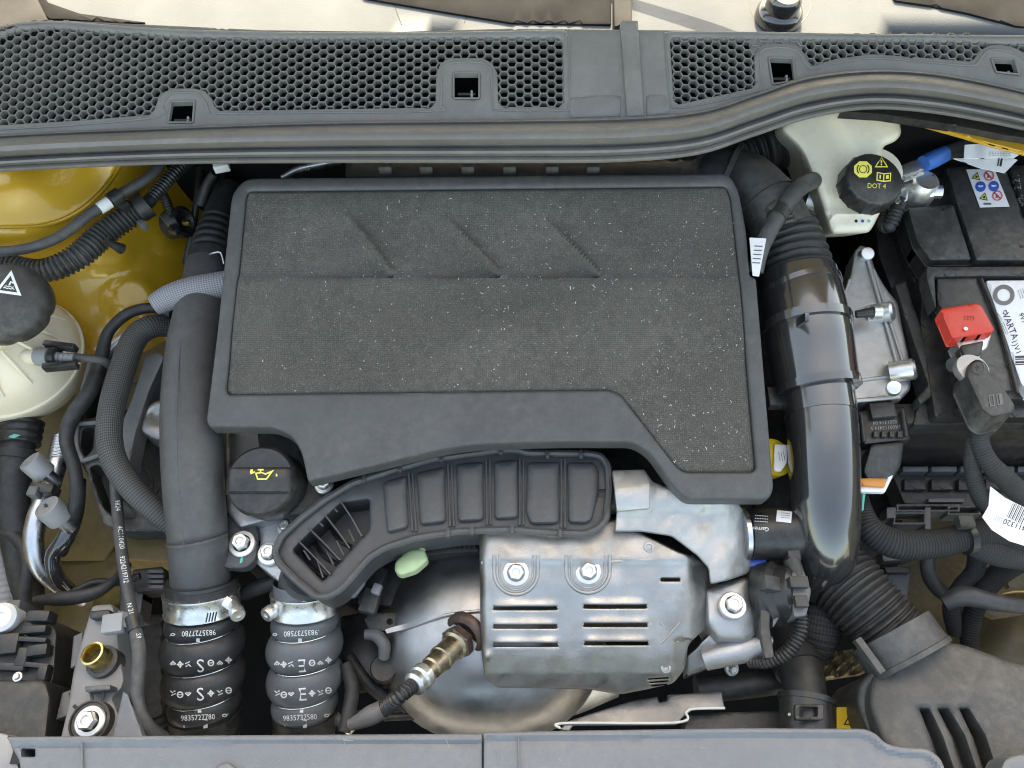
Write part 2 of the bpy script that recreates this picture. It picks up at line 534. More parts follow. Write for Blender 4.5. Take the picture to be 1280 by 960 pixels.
brass2 = mat('brass_ring', (.75, .60, .25), .3, metal=1)
rusty = mat('brown_steel', (.13, .09, .075), .5, metal=.7, bump=.4, var=.3, vs=60)
zinc = mat('zinc_bolt', (.74, .73, .70), .36, metal=.9, bump=.15, bs=500, var=.12, vs=60)
chrome = mat('clamp_steel', (.78, .78, .76), .32, metal=1, bump=.15, bs=120, var=.1, vs=60)
darkm = mat('dark_metal', (.035, .035, .035), .5, metal=.5, bump=.4, bs=300, dust=.2)
tankm = mat('translucent_tank_plastic', (.86, .745, .56), .38, var=.07, vs=10, sss=.35, rvar=.06, dust=.1)
reserv = mat('reservoir_plastic', (.87, .79, .63), .3, var=.06, vs=8, sss=.35, rvar=.06, stain=((.52, .42, .22), .3, 9))
white = mat('white_print', (.78, .78, .76), .6, var=.05)
paper = mat('label_paper', (.78, .79, .80), .5, var=.05, bump=.1)
yellow = mat('yellow_print', (.80, .70, .12), .5, var=.05)
bluet = mat('blue_tape', (.03, .16, .52), .45, var=.1, bump=.2)
blackp = mat('black_print', (.015, .015, .015), .6)
bluep = mat('blue_print', (.03, .10, .45), .5)
redp = mat('red_print', (.65, .06, .07), .5)
red = mat('red_plastic', (.62, .045, .025), .36, var=.05, bump=.05)
orange = mat('orange_plastic', (.65, .25, .05), .45)
palegrn = mat('pale_green_plastic', (.58, .70, .38), .42, sss=.2, var=.05)
greenp = mat('green_paint_mark', (.10, .50, .38), .5)
yelp = mat('yellow_plastic', (.75, .52, .03), .4)
redtx = mat('dark_red_print', (.28, .02, .01), .6)
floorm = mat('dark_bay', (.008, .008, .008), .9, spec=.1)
trimm = mat('sunlit_trim_plastic', (.165, .178, .185), .95, spec=.05, rvar=.02, bump=.3, bs=500, var=.10, vs=10, dust=0)
mattrim = mat('matte_dark_trim', (.06, .06, .058), .95, spec=.05, rvar=.02, bump=.3)
dullst = mat('dull_steel', (.26, .26, .26), .5, metal=.7, bump=.3, var=.15, dust=.2)
dark_khaki = mat('dark_khaki_paint', (.085, .07, .04), .6, var=.3, vs=14, dust=.25)  # khaki darker than the other lower body paint
hood = mat('bonnet_inner', (.28, .19, .05), .5)
br_dark = braid('dark_braided_sleeve', (.12, .12, .115), (.006, .006, .006), 20, .0065)
br_lite = braid('light_grey_braided_sleeve', (.33, .33, .35), (.10, .10, .11), 20, .006, bump=.4)
tape = braid('fabric_tape', (.030, .030, .030), (.008, .008, .008), 1, .0035, rough=.8, weave=False, bump=.4)
tape2 = braid('woven_black_tape', (.05, .05, .05), (.014, .014, .014), 20, .006, rough=.8, bump=.4)

# ---------------------------------------------------------------- small repeated pieces
def hexhead(a, k=1.0):
    a = (a % (math.pi / 3)) - math.pi / 6
    return math.cos(math.pi / 6) / math.cos(a)
def mk_bolt():
    g = lathe((0, 0, 0), (0, 0, 1), [(1, -.3), (1, .1), (.93, .17), (.66, .2)], 24)
    g.f.pop()
    h = lathe((0, 0, 0), (0, 0, 1), [(.62, .15), (.62, .72), (.54, .80), (.30, .80), (.24, .66), (1e-7, .64)], 24, rfun=lambda a, r, z: hexhead(a) if r > .5 else 1)
    g.add(h); o = obj('bolt_master', g, zinc); me = o.data
    zo = WL['bolt_master'].z
    for v in me.vertices: v.co.z += zo
    bpy.data.objects.remove(o); return me
BOLT = mk_bolt()
def bolt(x, y, h, rpx, parent, n=(0, 0, 1), name='bolt', spin=None):
    p = P(x, y, h) if not isinstance(x, Vector) else x
    s = (S(x, y, h) if not isinstance(x, Vector) else .00095) * rpx
    spin = random.random() * 2 if spin is None else spin
    m = frame(p, n, (math.cos(spin), math.sin(spin), 0.01)) @ Matrix.Scale(s, 4)
    return inst(name, BOLT, m, parent)
def tocam(p, up=0.0):
    d = (CAM - p).normalized(); return (d + Vector((0, 0, up))).normalized()
def clampband(path, r, w_, mat_=None):     # short flat band round a hose: path two points (world), radius m
    return None

# ================================================================= SETTING
# bay floor and body shell
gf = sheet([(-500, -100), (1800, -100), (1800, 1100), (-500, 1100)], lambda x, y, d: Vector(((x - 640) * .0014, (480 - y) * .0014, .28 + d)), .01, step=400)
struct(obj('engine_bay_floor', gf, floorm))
# paved ground the car stands on
gg = sheet([(-3, -3), (3, -3), (3, 3), (-3, 3)], lambda x, y, d: Vector((x * 20, -y * 20, d)), .05, step=3)
struct(obj('ground', gg, mat('pale_paving', (.33, .33, .32), .85, bump=.3, bs=30, vs=2)))
# firewall under the cowl
fw = box((0, .38, .72), 1.9, .03, .55)
struct(obj('bulkhead', fw, floorm))
for sx_ in (-1, 1):  # unseen side walls, added to block sun leaking into the bay
    struct(obj('side_wall', box((sx_ * .88, -.05, .64), .03, .95, .66), primer))  # added unseen wall, only blocks the sun
# yellow inner wing, left
hw = tps([(-80, 180, .05), (60, 190, .055), (150, 195, .05), (-80, 290, .035), (40, 290, .02), (110, 260, .015), (170, 205, .03),
          (230, 205, -.04), (-40, 350, -.04), (60, 350, -.06), (130, 330, -.06), (180, 260, -.03), (240, 300, -.12), (255, 400, -.17),
          (200, 380, -.12), (140, 430, -.14), (60, 430, -.12), (-40, 480, -.16), (60, 560, -.22), (150, 500, -.2), (120, 650, -.27), (0, 700, -.28), (-60, 650, -.26), (230, 500, -.22)])
def wing_h(x, y):
    h = hw(x, y)
    for cx, cy, r, a in ((166, 372, 31, .007), (138, 318, 26, .005), (228, 292, 34, .005)):
        d = math.hypot(x - cx, (y - cy) * 1.15); h += a / (1 + math.exp((d - r) / 1.8))
    return h
wing = T('inner_wing', 'gold yellow painted inner wing behind the coolant tank', 'car body', P(100, 600, -.3))
g = sheet([(-90, 175), (262, 175), (262, 430), (180, 440), (60, 445), (-90, 450)], hz(wing_h), .004, step=9)
obj('wing_panel', g, paint, wing, ang=60)
g = sheet([(-90, 450), (60, 445), (180, 440), (262, 430), (225, 560), (130, 700), (-90, 700)], hz(wing_h), .004, step=12)
obj('lower_wing_panel', g, primer, wing, ang=60)
fl = tps([(-80, 180, .062), (60, 190, .07), (150, 195, .062), (-80, 283, .042), (40, 283, .03), (100, 262, .03), (150, 212, .045), (20, 235, .066), (60, 215, .06), (20, 262, .045)])
g = sheet(spl([(-90, 283), (20, 283), (62, 279), (96, 264), (122, 243), (140, 222), (152, 200), (155, 176)], 5) + [(-90, 176)], hz(fl), .005, step=9, edge=4)
obj('wing_flange', g, paint, wing, ang=60)
g = sheet([(60, 425), (105, 415), (250, 430), (262, 470), (150, 480), (60, 470)], hz(lambda x, y: -.155 - .0002 * (y - 420)), .006, step=14, edge=4)
obj('lower_ledge', g, primer, wing)
# dull lower longitudinal member, left
mem = T('chassis_leg', 'dull khaki painted chassis leg beside the left pipe', 'car body', P(150, 760, -.45))
g = sheet(rp([(60, 560), (130, 540), (240, 655), (240, 700), (190, 706), (140, 720), (118, 745), (92, 920), (60, 940), (-60, 940), (-60, 560)], 8), hz(lambda x, y: -.30 + .00004 * (x - 100)), .12, step=16, edge=4)
obj('box_section', g, primer, mem)
g = sheet(rp([(150, 660), (236, 664), (236, 705), (150, 700)], 6), hz(-.255), .04, step=16, edge=5)
obj('raised_pad', g, primer, mem)
g = sheet(rp([(150, 770), (205, 768), (205, 930), (150, 930)], 6), hz(-.36), .06, step=20, edge=4)
obj('side_plate', g, darkm, mem)
# right side: yellow lip under the seal and floor of the wing
rl = T('bulkhead_lip', 'thin gold painted flange under the rubber seal', 'car body', P(1180, 165, .0))
g = sheet([(1075, 134), (1120, 137), (1200, 148), (1340, 172), (1340, 206), (1290, 194), (1240, 181), (1200, 169), (1150, 155), (1092, 141)], hz(lambda x, y: .115 - .0004 * max(0, y - 150 - (x - 1100) * .2)), .004, step=10, edge=2)
obj('painted_lip', g, paint, rl)
g = sheet([(1060, 120), (1130, 128), (1220, 140), (1340, 160), (1340, 182), (1260, 170), (1180, 155), (1100, 143), (1050, 140)], hz(.125), .01, step=10, edge=2)
obj('black_backing', g, plastic, rl)
rw = T('wheel_housing', 'dark khaki wheel housing beneath the wiring loom', 'car body', P(1260, 740, -.45))
g = sheet([(1130, 640), (1340, 600), (1400, 640), (1400, 830), (1180, 830), (1120, 740)], hz(tps([(1120, 650, -.50), (1390, 620, -.46), (1240, 700, -.50), (1390, 800, -.40), (1160, 800, -.50), (1290, 760, -.42)])), .004, step=14)
obj('housing_panel', g, dark_khaki, rw, ang=60)
g = sheet(rp([(1228, 763), (1250, 748), (1300, 748), (1300, 764), (1245, 772)], 3), hz(-.23), .012, step=12, edge=2)
obj('tab', g, dark_khaki, rw)
g = sheet(circ(1275, 800, 62, 30), hz(lambda x, y: -.29 - .25 * ((x - 1275) ** 2 + (y - 800) ** 2) / 62 ** 2 * .2), .05, step=12, edge=6)
obj('dome', g, dark_khaki, rw)
g = sheet([(1246, 700), (1262, 694), (1300, 710), (1300, 735), (1262, 735)], hz(-.25), .01, step=12, edge=2)
obj('bracket_tab', g, dark_khaki, rw)

# raised bonnet: out of the frame, it shades the bay
def bon(u, v):                            # u across (m), v up the bonnet
    back = .44 - .02 * abs(u)
    return Vector((u, back - .12 * v, 1.095 + .62 * v + .02 * math.sin(v * 3.1) - .02 * abs(u)))
g = G(); nu, nv = 60, 14
for j in range(nv):
    for i in range(nu): g.v.append(bon(-.9 + 1.8 * i / (nu - 1), j / (nv - 1)))
n = len(g.v); g.v += [p + Vector((0, .022, .012)) for p in g.v]
for j in range(nv - 1):
    for i in range(nu - 1):
        a = j * nu + i; q = (a, a + 1, a + nu + 1, a + nu)
        g.f.append(q); g.f.append(tuple(k + n for k in reversed(q)))
rimv = [i for i in range(nu)] + [j * nu + nu - 1 for j in range(1, nv)] + [(nv - 1) * nu + i for i in range(nu - 2, -1, -1)] + [j * nu for j in range(nv - 2, 0, -1)]
for a, b in zip(rimv, rimv[1:] + rimv[:1]): g.f.append((b, a, a + n, b + n))
tag(obj('bonnet', fix(g), hood), 'raised gold bonnet standing open above the engine bay', 'bonnet')

# ================================================================= COWL, SEAL, SCREEN EDGE
CY, CZ, CS = .26, 1.012, .45
def cow(x, y, d): return PLN(x, y, CY, CZ, CS, d)
cowl = T('cowl_grille', 'dark grey plastic cowl with honeycomb air grilles below the windscreen', 'cowl panel', cow(640, 150, -.08))
holeL = [(-80, 60), (-20, 50), (0, 44), (22, 36), (62, 33), (112, 37), (187, 42), (240, 45), (330, 47), (430, 47), (600, 46), (698, 46), (703, 51), (704, 127), (699, 132), (628, 132), (623, 126), (622, 90), (616, 78), (604, 71), (562, 71), (550, 78), (545, 90), (544, 126), (538, 133), (400, 135), (275, 137), (269, 133), (265, 122), (256, 112), (243, 109), (218, 109), (205, 113), (197, 122), (192, 136), (186, 142), (100, 149), (0, 155), (-80, 160)]
holeR = [(838, 50), (842, 46), (940, 47), (1060, 49), (1200, 51), (1340, 56), (1340, 74), (1285, 66), (1268, 58), (1252, 54), (1238, 55), (1224, 62), (1218, 72), (1212, 75), (1160, 71), (1090, 66), (1045, 72), (1018, 80), (1012, 76), (1006, 65), (998, 56), (985, 53), (957, 53), (946, 60), (943, 70), (944, 104), (940, 109), (925, 112), (880, 122), (849, 129), (843, 125)]
win = [rect(567, 91, 599, 123, 3), rp([(214, 127), (243, 126), (241, 153), (210, 153)], 2), rp([(961, 72), (991, 73), (994, 101), (966, 105)], 2), rp([(1239, 73), (1268, 74), (1274, 93), (1245, 90)], 2)]
outl = [(-90, 62), (-40, 52), (0, 37), (30, 28), (80, 24), (180, 29), (330, 36), (500, 38), (640, 34), (830, 36), (1000, 40), (1350, 46), (1350, 135), (1280, 112), (1200, 96), (1120, 87), (1050, 90), (990, 108), (900, 138), (830, 148), (640, 156), (400, 158), (200, 168), (0, 176), (-90, 184)]
def grv(loop, off, w_=2.2, dep=-.0016):
    L_ = np.array(loop)
    def f(x, y):
        d = float(dist(np.array([[x, y]]), L_)[0]); return dep * math.exp(-((d - off) / w_) ** 2)
    return f
g = sheet(outl, cow, .004, holes=[holeL, holeR] + win, step=9, edge=3)
obj('panel', g, cowlp, cowl)
# honeycomb: laid out in metres on the slope of the panel
def hexcells(hole, name):
    Hp = np.array(hole, float)
    pts = [cow(x, y, 0) for x, y in hole]
    U = Vector((0, 1, CS)).normalized(); O_ = cow(640, 100, 0); NN = Vector((0, -CS, 1)).normalized()
    uv = np.array([((p - O_).x, (p - O_).dot(U)) for p in pts])
    sc = 9.62 * S(640, 90, .17); a = sc / 1.5; vp = math.sqrt(3) * a
    lo, hi = uv.min(0), uv.max(0); g = G()
    for i in range(int(math.floor(lo[0] / sc)) - 1, int(math.ceil(hi[0] / sc)) + 2):
        for j in range(int(math.floor(lo[1] / vp)) - 2, int(math.ceil(hi[1] / vp)) + 2):
            c = np.array((i * sc, (j + (.5 if i % 2 else 0)) * vp))
            hx = [c + a * np.array((math.cos(k * math.pi / 3), math.sin(k * math.pi / 3))) for k in range(6)]
            if not (inside(np.array(hx + [c]), uv).any()): continue
            def at(q, dz): return O_ + Vector((q[0], 0, 0)) + U * q[1] + NN * dz
            n = len(g.v)
            jit = .0003 * math.sin(i * 1.7 + j * 2.3)
            g.v += [at(q, -.0012) for q in hx] + [at(c + (q - c) * (.86 + jit), -.0006) for q in hx] + [at(c + (q - c) * .84, -.009) for q in hx]
            for k in range(6):
                l = (k + 1) % 6
                g.f.append((n + k, n + l, n + 6 + l, n + 6 + k)); g.f.append((n + 6 + k, n + 6 + l, n + 12 + l, n + 12 + k))
    o = obj(name, g, cowlp, cowl, ang=30); o['kind'] = 'stuff'; return o
hexcells(holeL, 'honeycomb_grille'); hexcells(holeR, 'honeycomb_grille')
# raised beads round the grilles and drain windows
def bead(pts, rpx, mp, m, parent, name, closed=False, seg=8, lift=0.0):
    W = [mp(x, y, lift) for x, y in (pts + pts[:1] if closed else pts)]
    r = rpx * .0009
    return obj(name, tube(W, r, seg=seg, world=True, step=.006, caps=not closed), m, parent)
bl = [(700, 39), (708, 44), (711, 52), (711, 130), (704, 138), (625, 138), (616, 131), (614, 92), (608, 82), (598, 78), (570, 78), (557, 82), (552, 92), (551, 130), (543, 139), (400, 141), (270, 142)]
bead([(-80, 47), (0, 34), (30, 29), (80, 28), (187, 36), (330, 41), (500, 42)] + bl[0:0] + [(640, 40)] + bl, 1.4, cow, cowlp, cowl, 'grille_bead')
bead([(262, 142), (257, 128), (248, 118), (236, 116), (222, 116), (210, 120), (203, 132), (198, 146), (100, 156), (0, 162), (-80, 168)], 1.4, cow, cowlp, cowl, 'grille_bead')
bead([(1340, 46), (1100, 44), (940, 41), (840, 41), (833, 46), (832, 60), (838, 126), (846, 135), (880, 130), (940, 116), (951, 108), (950, 70), (955, 62), (965, 60), (985, 60), (998, 66), (1006, 78), (1016, 86), (1045, 79), (1090, 73), (1160, 78), (1214, 82), (1226, 72), (1234, 64), (1250, 62), (1270, 68), (1290, 78), (1340, 86)], 1.4, cow, cowlp, cowl, 'grille_bead')
for wv in win:
    bead(wv, 1.3, cow, cowlp, cowl, 'drain_window_rim', closed=True)
    c = np.mean(np.array(wv), 0)
    q = cow(c[0], c[1], -.02)
    obj('drain_socket', box(q, .020, .003, .03, rot(25)), darkm, cowl)
    obj('catch', box(q + Vector((.006, -.004, .006)), .0025, .010, .016, rot(20)), ltgreyp, cowl)
# centre joint strip
g = sheet(rp([(775, 29), (797, 29), (805, 148), (783, 149)], 2), lambda x, y, d: cow(x, y, d + .005), .007, step=12, edge=3)
obj('joint_strip', g, cowlp, cowl)
g = sheet([(712, 122), (776, 120), (776, 146), (712, 148)], lambda x, y, d: cow(x, y, d + .002), .004, step=12, edge=2)
obj('step_pad', g, cowlp, cowl)
g = sheet([(808, 120), (832, 119), (838, 142), (808, 146)], lambda x, y, d: cow(x, y, d + .002), .004, step=12, edge=2)
obj('step_pad', g, cowlp, cowl)
# black void and duct wall below the grille
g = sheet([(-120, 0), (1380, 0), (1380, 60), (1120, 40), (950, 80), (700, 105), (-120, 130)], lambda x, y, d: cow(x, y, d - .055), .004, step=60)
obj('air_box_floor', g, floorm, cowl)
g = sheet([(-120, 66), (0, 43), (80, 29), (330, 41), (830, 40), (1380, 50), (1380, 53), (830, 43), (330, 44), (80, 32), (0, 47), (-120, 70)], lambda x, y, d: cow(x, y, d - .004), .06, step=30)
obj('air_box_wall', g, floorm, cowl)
# blind cells above the drain on the passenger grille
g = sheet([(936, 46), (1004, 47), (1004, 60), (990, 56), (955, 56), (944, 66), (940, 66)], lambda x, y, d: cow(x, y, d - .003), .002, step=12)
obj('blind_strip', g, cowlp, cowl)

# rubber bonnet seal: bulb and two ribs, lofted between its two edges
top = spl([(-90, 180, 0), (0, 168, 0), (200, 159, 0), (400, 152, 0), (640, 149, 0), (790, 146, 0), (880, 137, 0), (950, 115, 0), (1010, 96, 0), (1090, 87, 0), (1170, 91, 0), (1260, 108, 0), (1350, 132, 0)], 12)
bot = spl([(-90, 223, 0), (0, 215, 0), (200, 206, 0), (400, 204, 0), (640, 204, 0), (770, 203, 0), (870, 194, 0), (945, 170, 0), (1010, 149, 0), (1085, 137, 0), (1165, 142, 0), (1260, 159, 0), (1350, 180, 0)], 12)
prof = [(0, -.012), (.0, .001), (.03, .004), (.05, .0045), (.09, .0015), (.12, .003), (.2, .010), (.32, .0145), (.45, .013), (.55, .006), (.60, -.002), (.63, -.004), (.66, -.001), (.72, .002), (.78, .001), (.82, -.005), (.845, -.008), (.87, -.007), (.93, -.007), (.98, -.009), (1.0, -.012), (.97, -.022), (.85, -.05)]
g = G(); nP = len(prof)
for a, b in zip(top, bot):
    for v, dz in prof:
        x = a[0] + (b[0] - a[0]) * v; y = a[1] + (b[1] - a[1]) * v
        q = cow(a[0], a[1], 0)
        g.v.append(P(x, y, q.z - ZB + .004 - .012 * v + dz))
for i in range(len(top) - 1):
    for k in range(nP - 1):
        a = i * nP + k; g.f.append((a, a + nP, a + nP + 1, a + 1))
g.f = [tuple(reversed(f)) for f in g.f] if (g.v[nP] - g.v[0]).cross(g.v[8] - g.v[0]).z > 0 and False else g.f
for i in range(len(top) - 1):
    a = i * nP; b = a + nP - 1; g.f.append((a, b, b + nP, a + nP))
seal = T('bonnet_seal', 'long grey rubber bonnet seal with rounded bulb along the cowl', 'rubber seal', P(640, 200, .12))
obj('seal_strip', fix(g), sealr, seal, ang=50)

# trim strip and dark shadow and glass strips behind the cowl, in sunlight
trm = T('screen_trim', 'pale sunlit plastic trim behind the cowl at the windscreen', 'trim', P(640, 10, .15))
th = lambda x, y: .148 + .0002 * (40 - y)
g = sheet([(-120, -45), (1400, -45), (1400, 52), (-120, 75)], hz(th), .006, step=40)
obj('trim_panel', g, trimm, trm)
def line(pts, rpx, mp, m, parent, name): return bead(pts, rpx, mp, m, parent, name)
tm = hz(lambda x, y: th(x, y))
line([(495, -30), (492, -8), (495, 12), (502, 31)], .5, tm, plastic, trm, 'seam')
line([(590, -30), (588, -5), (586, 14), (580, 29)], .5, tm, plastic, trm, 'seam')
line([(1000, -20), (1012, 0), (1010, 18), (998, 33)], .5, tm, greyp, trm, 'seam')
line([(938, 0), (939, 14), (946, 30)], .5, tm, greyp, trm, 'seam')
g = sheet(rp([(-120, -40), (28, -40), (60, 26), (20, 34), (-120, 70)], 3), hz(lambda x, y: .165), .02, step=20, edge=4)
obj('corner_cap', g, mattrim, trm)
g = sheet(rp([(766, -40), (790, -40), (790, 34), (768, 34)], 2), hz(.168), .02, step=20, edge=3)
obj('centre_block', g, mattrim, trm)
wp = T('wiper', 'black windscreen wiper pivot and arm on the pale trim', 'wiper', P(975, 18, .148))
q = P(972, 22, .152)
obj('pivot_cap', lathe(q - Vector((0, 0, .006)), (0, -.15, 1), [(.030, 0), (.030, .014), (.026, .022), (.022, .024), (.021, .036), (.016, .042), (1e-7, .043)], 32), gloss, wp)
obj('arm', tube([q + Vector((0, 0, .036)), q + Vector((-.04, .012, .045)), q + Vector((-.10, .045, .052)), q + Vector((-.30, .14, .075))], [.013, .015, .012, .009], world=True, seg=14, flat=.5), plastic, wp)

sw = T('windscreen', 'dark strips for shadows and lower windscreen glass above the pale trim', 'windscreen', P(640, 0, .15))
shade_frit = mat('shadow_and_glass_black', (.03, .03, .03), .9, spec=.05, rvar=.02, dust=0)
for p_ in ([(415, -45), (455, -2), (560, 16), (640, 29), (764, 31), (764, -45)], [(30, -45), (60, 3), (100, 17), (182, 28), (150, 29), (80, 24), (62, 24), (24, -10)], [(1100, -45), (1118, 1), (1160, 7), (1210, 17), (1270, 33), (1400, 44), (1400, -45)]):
    obj('shadow_and_glass_strip', sheet(rp(p_, 2), hz(lambda x, y: th(x, y) + .003), .004, step=20, edge=1.5), shade_frit, sw)  # dark strips paint in the shadow shapes together with the black glass edge

# ================================================================= ENGINE COVER
Y0 = P(640, 590, 0).y
def cov(x, y, d): return PLN(x, y, Y0, ZB, .26, d)
cover = T('engine_cover', 'large black engine cover with dark knitted cloth inlay', 'engine cover', cov(640, 590, -.05))
co = [(306, 221), (913, 215), (925, 240), (934, 290), (938, 343), (946, 347), (957, 480), (968, 610), (962, 623), (861, 623), (848, 614), (812, 563), (792, 551), (691, 551), (575, 555), (480, 578), (384, 601), (380, 580), (376, 564), (368, 549), (357, 540), (340, 533), (260, 532), (257, 524), (270, 420), (289, 240)]
co = rp(co, [16, 14, 8, 8, 3, 3, 8, 8, 8, 12, 10, 12, 10, 40, 40, 40, 5, 8, 6, 6, 6, 8, 5, 5, 20, 12], 4)
ins = rp([(310, 237), (908, 231), (914, 246), (925, 345), (946, 583), (941, 589), (855, 589), (844, 580), (777, 493), (763, 486), (285, 492), (282, 484), (296, 360), (307, 245)], [6, 6, 6, 20, 4, 4, 6, 6, 10, 8, 5, 5, 10, 6], 4)
def crown(x, y):
    return .004 * math.sin(max(0, min(1, (y - 220) / 330)) * math.pi) + (.0035 if y < 343 and x > 700 else 0) * 0
g = sheet(co, lambda x, y, d: cov(x, y, d), .018, holes=[[tuple(p) for p in ins]], step=11, edge=5, dirn=(0, .1, -1))
cf = obj('cover_shell', g, coverp, cover, ang=45)
RID = [(431, 262, 494, 345), (552, 265, 628, 345), (679, 270, 752, 345)]
def cl_h(x, y):
    h = 0
    t = (345 - y)
    for x0, y0, x1, y1 in RID:
        if y < 347:
            k = (345 - y) / (345 - y0); xr = x1 + (x0 - x1) * k; d = xr - x
            A = .0085 * max(0, 1 - max(0, k) ** 1.5)
            if d > 0: h -= A * math.exp(-(d / 62) ** 2) * min(1, d / 5)
            else: h += 0
            h += .009 * max(0, min(1, (1 - k) * 2.5)) * math.exp(-((d - 1) / 5.5) ** 2) * min(1, max(0, k * 8 + .3))
    if y >= 345: h += 0
    # shallow fold across the middle of the cloth, soft pillow towards the rim
    h += .0035 / (1 + math.exp(-(y - 346) / 2.2)) * (1 if x < 915 else .4)
    h -= .0045 / (1 + math.exp(-(y - 432) / 9))
    return h
idist = np.array(ins)
g = sheet(ins, lambda x, y, d: cov(x, y, d + cl_h(x, y) - .0015), .006, step=3.5, edge=5, closed=False)
obj('cloth_inlay', g, cloth, cover, ang=80)
# loose lint fibres lying on the cloth, and a step in the right-hand rim
g = G(); rs = random.Random(3)
for k in range(420):
    for _ in range(40):
        x = rs.uniform(300, 935); y = rs.uniform(245, 580)
        if inside([(x, y)], ins)[0] and rs.random() < .25 + .75 * (x - 300) / 640: break
    a = rs.uniform(0, 6.28); L_ = rs.uniform(.0003, .0011) * (2.2 if k % 9 == 0 else 1); wd = rs.uniform(.00012, .00028)
    p = cov(x, y, cl_h(x, y) + .0003); u = Vector((math.cos(a), math.sin(a), .26 * math.sin(a))); v = Vector((-math.sin(a), math.cos(a), .26 * math.cos(a)))
    n = len(g.v); k2 = rs.uniform(-.4, .4)
    for s_, o_ in ((-1, 0), (0, k2), (1, 0)): g.v += [p + u * (L_ * s_) + v * (o_ * L_ + wd), p + u * (L_ * s_) + v * (o_ * L_ - wd)]
    g.f += [(n + 1, n + 3, n + 2, n), (n + 3, n + 5, n + 4, n + 2)]
o = obj('lint', g, white, cover); o['kind'] = 'stuff'

# plastic tray behind the cover, with lugs
tray = T('scuttle_tray', 'black plastic tray with small lugs between cover and seal', 'plastic tray', P(650, 208, .0))
g = sheet(rp([(432, 196), (872, 196), (872, 222), (432, 222)], 3), hz(.085), .03, step=20, edge=3)
obj('tray_panel', g, plastic, tray)
for x in (482, 533, 585, 637, 690, 741):
    obj('lug', box(P(x, 210, .090), .016, .012, .014), plastic2, tray)

# ================================================================= LEFT SIDE
# coolant expansion tank
tc_ = P(-2, 432, -.07)
tank = T('coolant_tank', 'translucent white coolant tank with black screw cap', 'coolant tank', P(0, 500, -.16))
def tk(a, r, z): return 1
g = lathe(tc_ - Vector((0, 0, .075)), (.10, -.06, 1), [(r_ * .92, z_) for r_, z_ in [(.03, -.02), (.065, -.01), (.085, .01), (.094, .035), (.096, .050), (.099, .051), (.099, .056), (.096, .057), (.094, .075), (.086, .098), (.070, .115), (.052, .124), (.048, .126), (.047, .135), (1e-7, .135)]], 48)
tb = obj('tank_body', g, tankm, tank, ang=30)
for k in range(9):
    a = R_(-140 + k * 24)
    n_ = Vector((.10, -.06, 1)).normalized(); u = Vector((math.cos(a), math.sin(a), 0)); o_ = tc_ - Vector((0, 0, .075))
    obj('rib', tube([o_ + n_ * .127 + u * .047, o_ + n_ * .111 + u * .068, o_ + n_ * .085 + u * .0835], [.002, .0024, .0015], world=True, seg=8), tankm, tank)
cap_o = P(13, 384, .028); cap_n = Vector((.13, -.16, 1)).normalized()
cs = S(16, 380, .04)
g = lathe(cap_o, cap_n, [(.048, -.004), (.050, .0), (.0505, .012), (.048, .020), (.042, .0255), (.034, .028), (1e-7, .0295)], 60, rfun=lambda a, r, z: 1 - (.055 * max(0, math.cos(a * 6 - .6)) ** 6 if z < .026 and r > .043 else 0))
cap = obj('screw_cap', g, plastic2, tank)
tri = ring2([(-1, -.75), (1, -.75), (0, 1)], [(-.66, -.56), (.66, -.56), (0, .60)])
wav = poly2(*[[(-.42 + .14 * i, -.40 + .05 * (i % 2)), (-.28 + .14 * i, -.40 + .05 * ((i + 1) % 2)), (-.28 + .14 * i, -.33 + .05 * ((i + 1) % 2)), (-.42 + .14 * i, -.33 + .05 * (i % 2))] for i in range(6)],
            *[[(-.34 + .14 * i, -.26 + .05 * (i % 2)), (-.20 + .14 * i, -.26 + .05 * ((i + 1) % 2)), (-.20 + .14 * i, -.20 + .05 * ((i + 1) % 2)), (-.34 + .14 * i, -.20 + .05 * (i % 2))] for i in range(5)],
            [(-.08, -.12), (.05, -.12), (.16, .18), (.03, .18)], [(.03, .12), (.22, .10), (.24, .02), (.3, .05), (.28, .18), (.03, .20)])
decal('warning_symbol', join2(tri, wav), 12, 355, 17, cap, white, ang=8, parent=cap)
sp_o = P(52, 447, -.03)
obj('outlet_stub', tube([(20, 446, -.045), (60, 446, -.035)], 9.5, seg=20), tankm, tank)
qc = T('hose_connector', 'grey quick connector with black clip on the coolant tank outlet', 'connector', P(66, 446, -.05))
obj('collar', tube([(48, 446, -.037), (64, 446, -.034)], 11.5, seg=24), ltgreyp, qc)
obj('sleeve', tube([(66, 446, -.034), (94, 448, -.034)], 6.5, seg=16, corr=(.006, .15, .2, .9)), ltgreyp, qc)
for dy in (-13, 12):
    obj('clip_leg', box(P(76, 446 + dy, -.03), .040, .007, .012, rot(0, 0, -8 if dy < 0 else 6)), plastic, qc)
obj('clip_ring', tube([(66, 446, -.034), (72, 446, -.034)], 13, seg=20), plastic, qc)
tag(obj('vent_hose', tube([(90, 447, -.034), (118, 449, -.035), (136, 455, -.05), (150, 470, -.09)], [6, 5.2, 5.5, 6], seg=14), rubberg), 'thin grey vent hose leaving the coolant tank connector', 'hose')

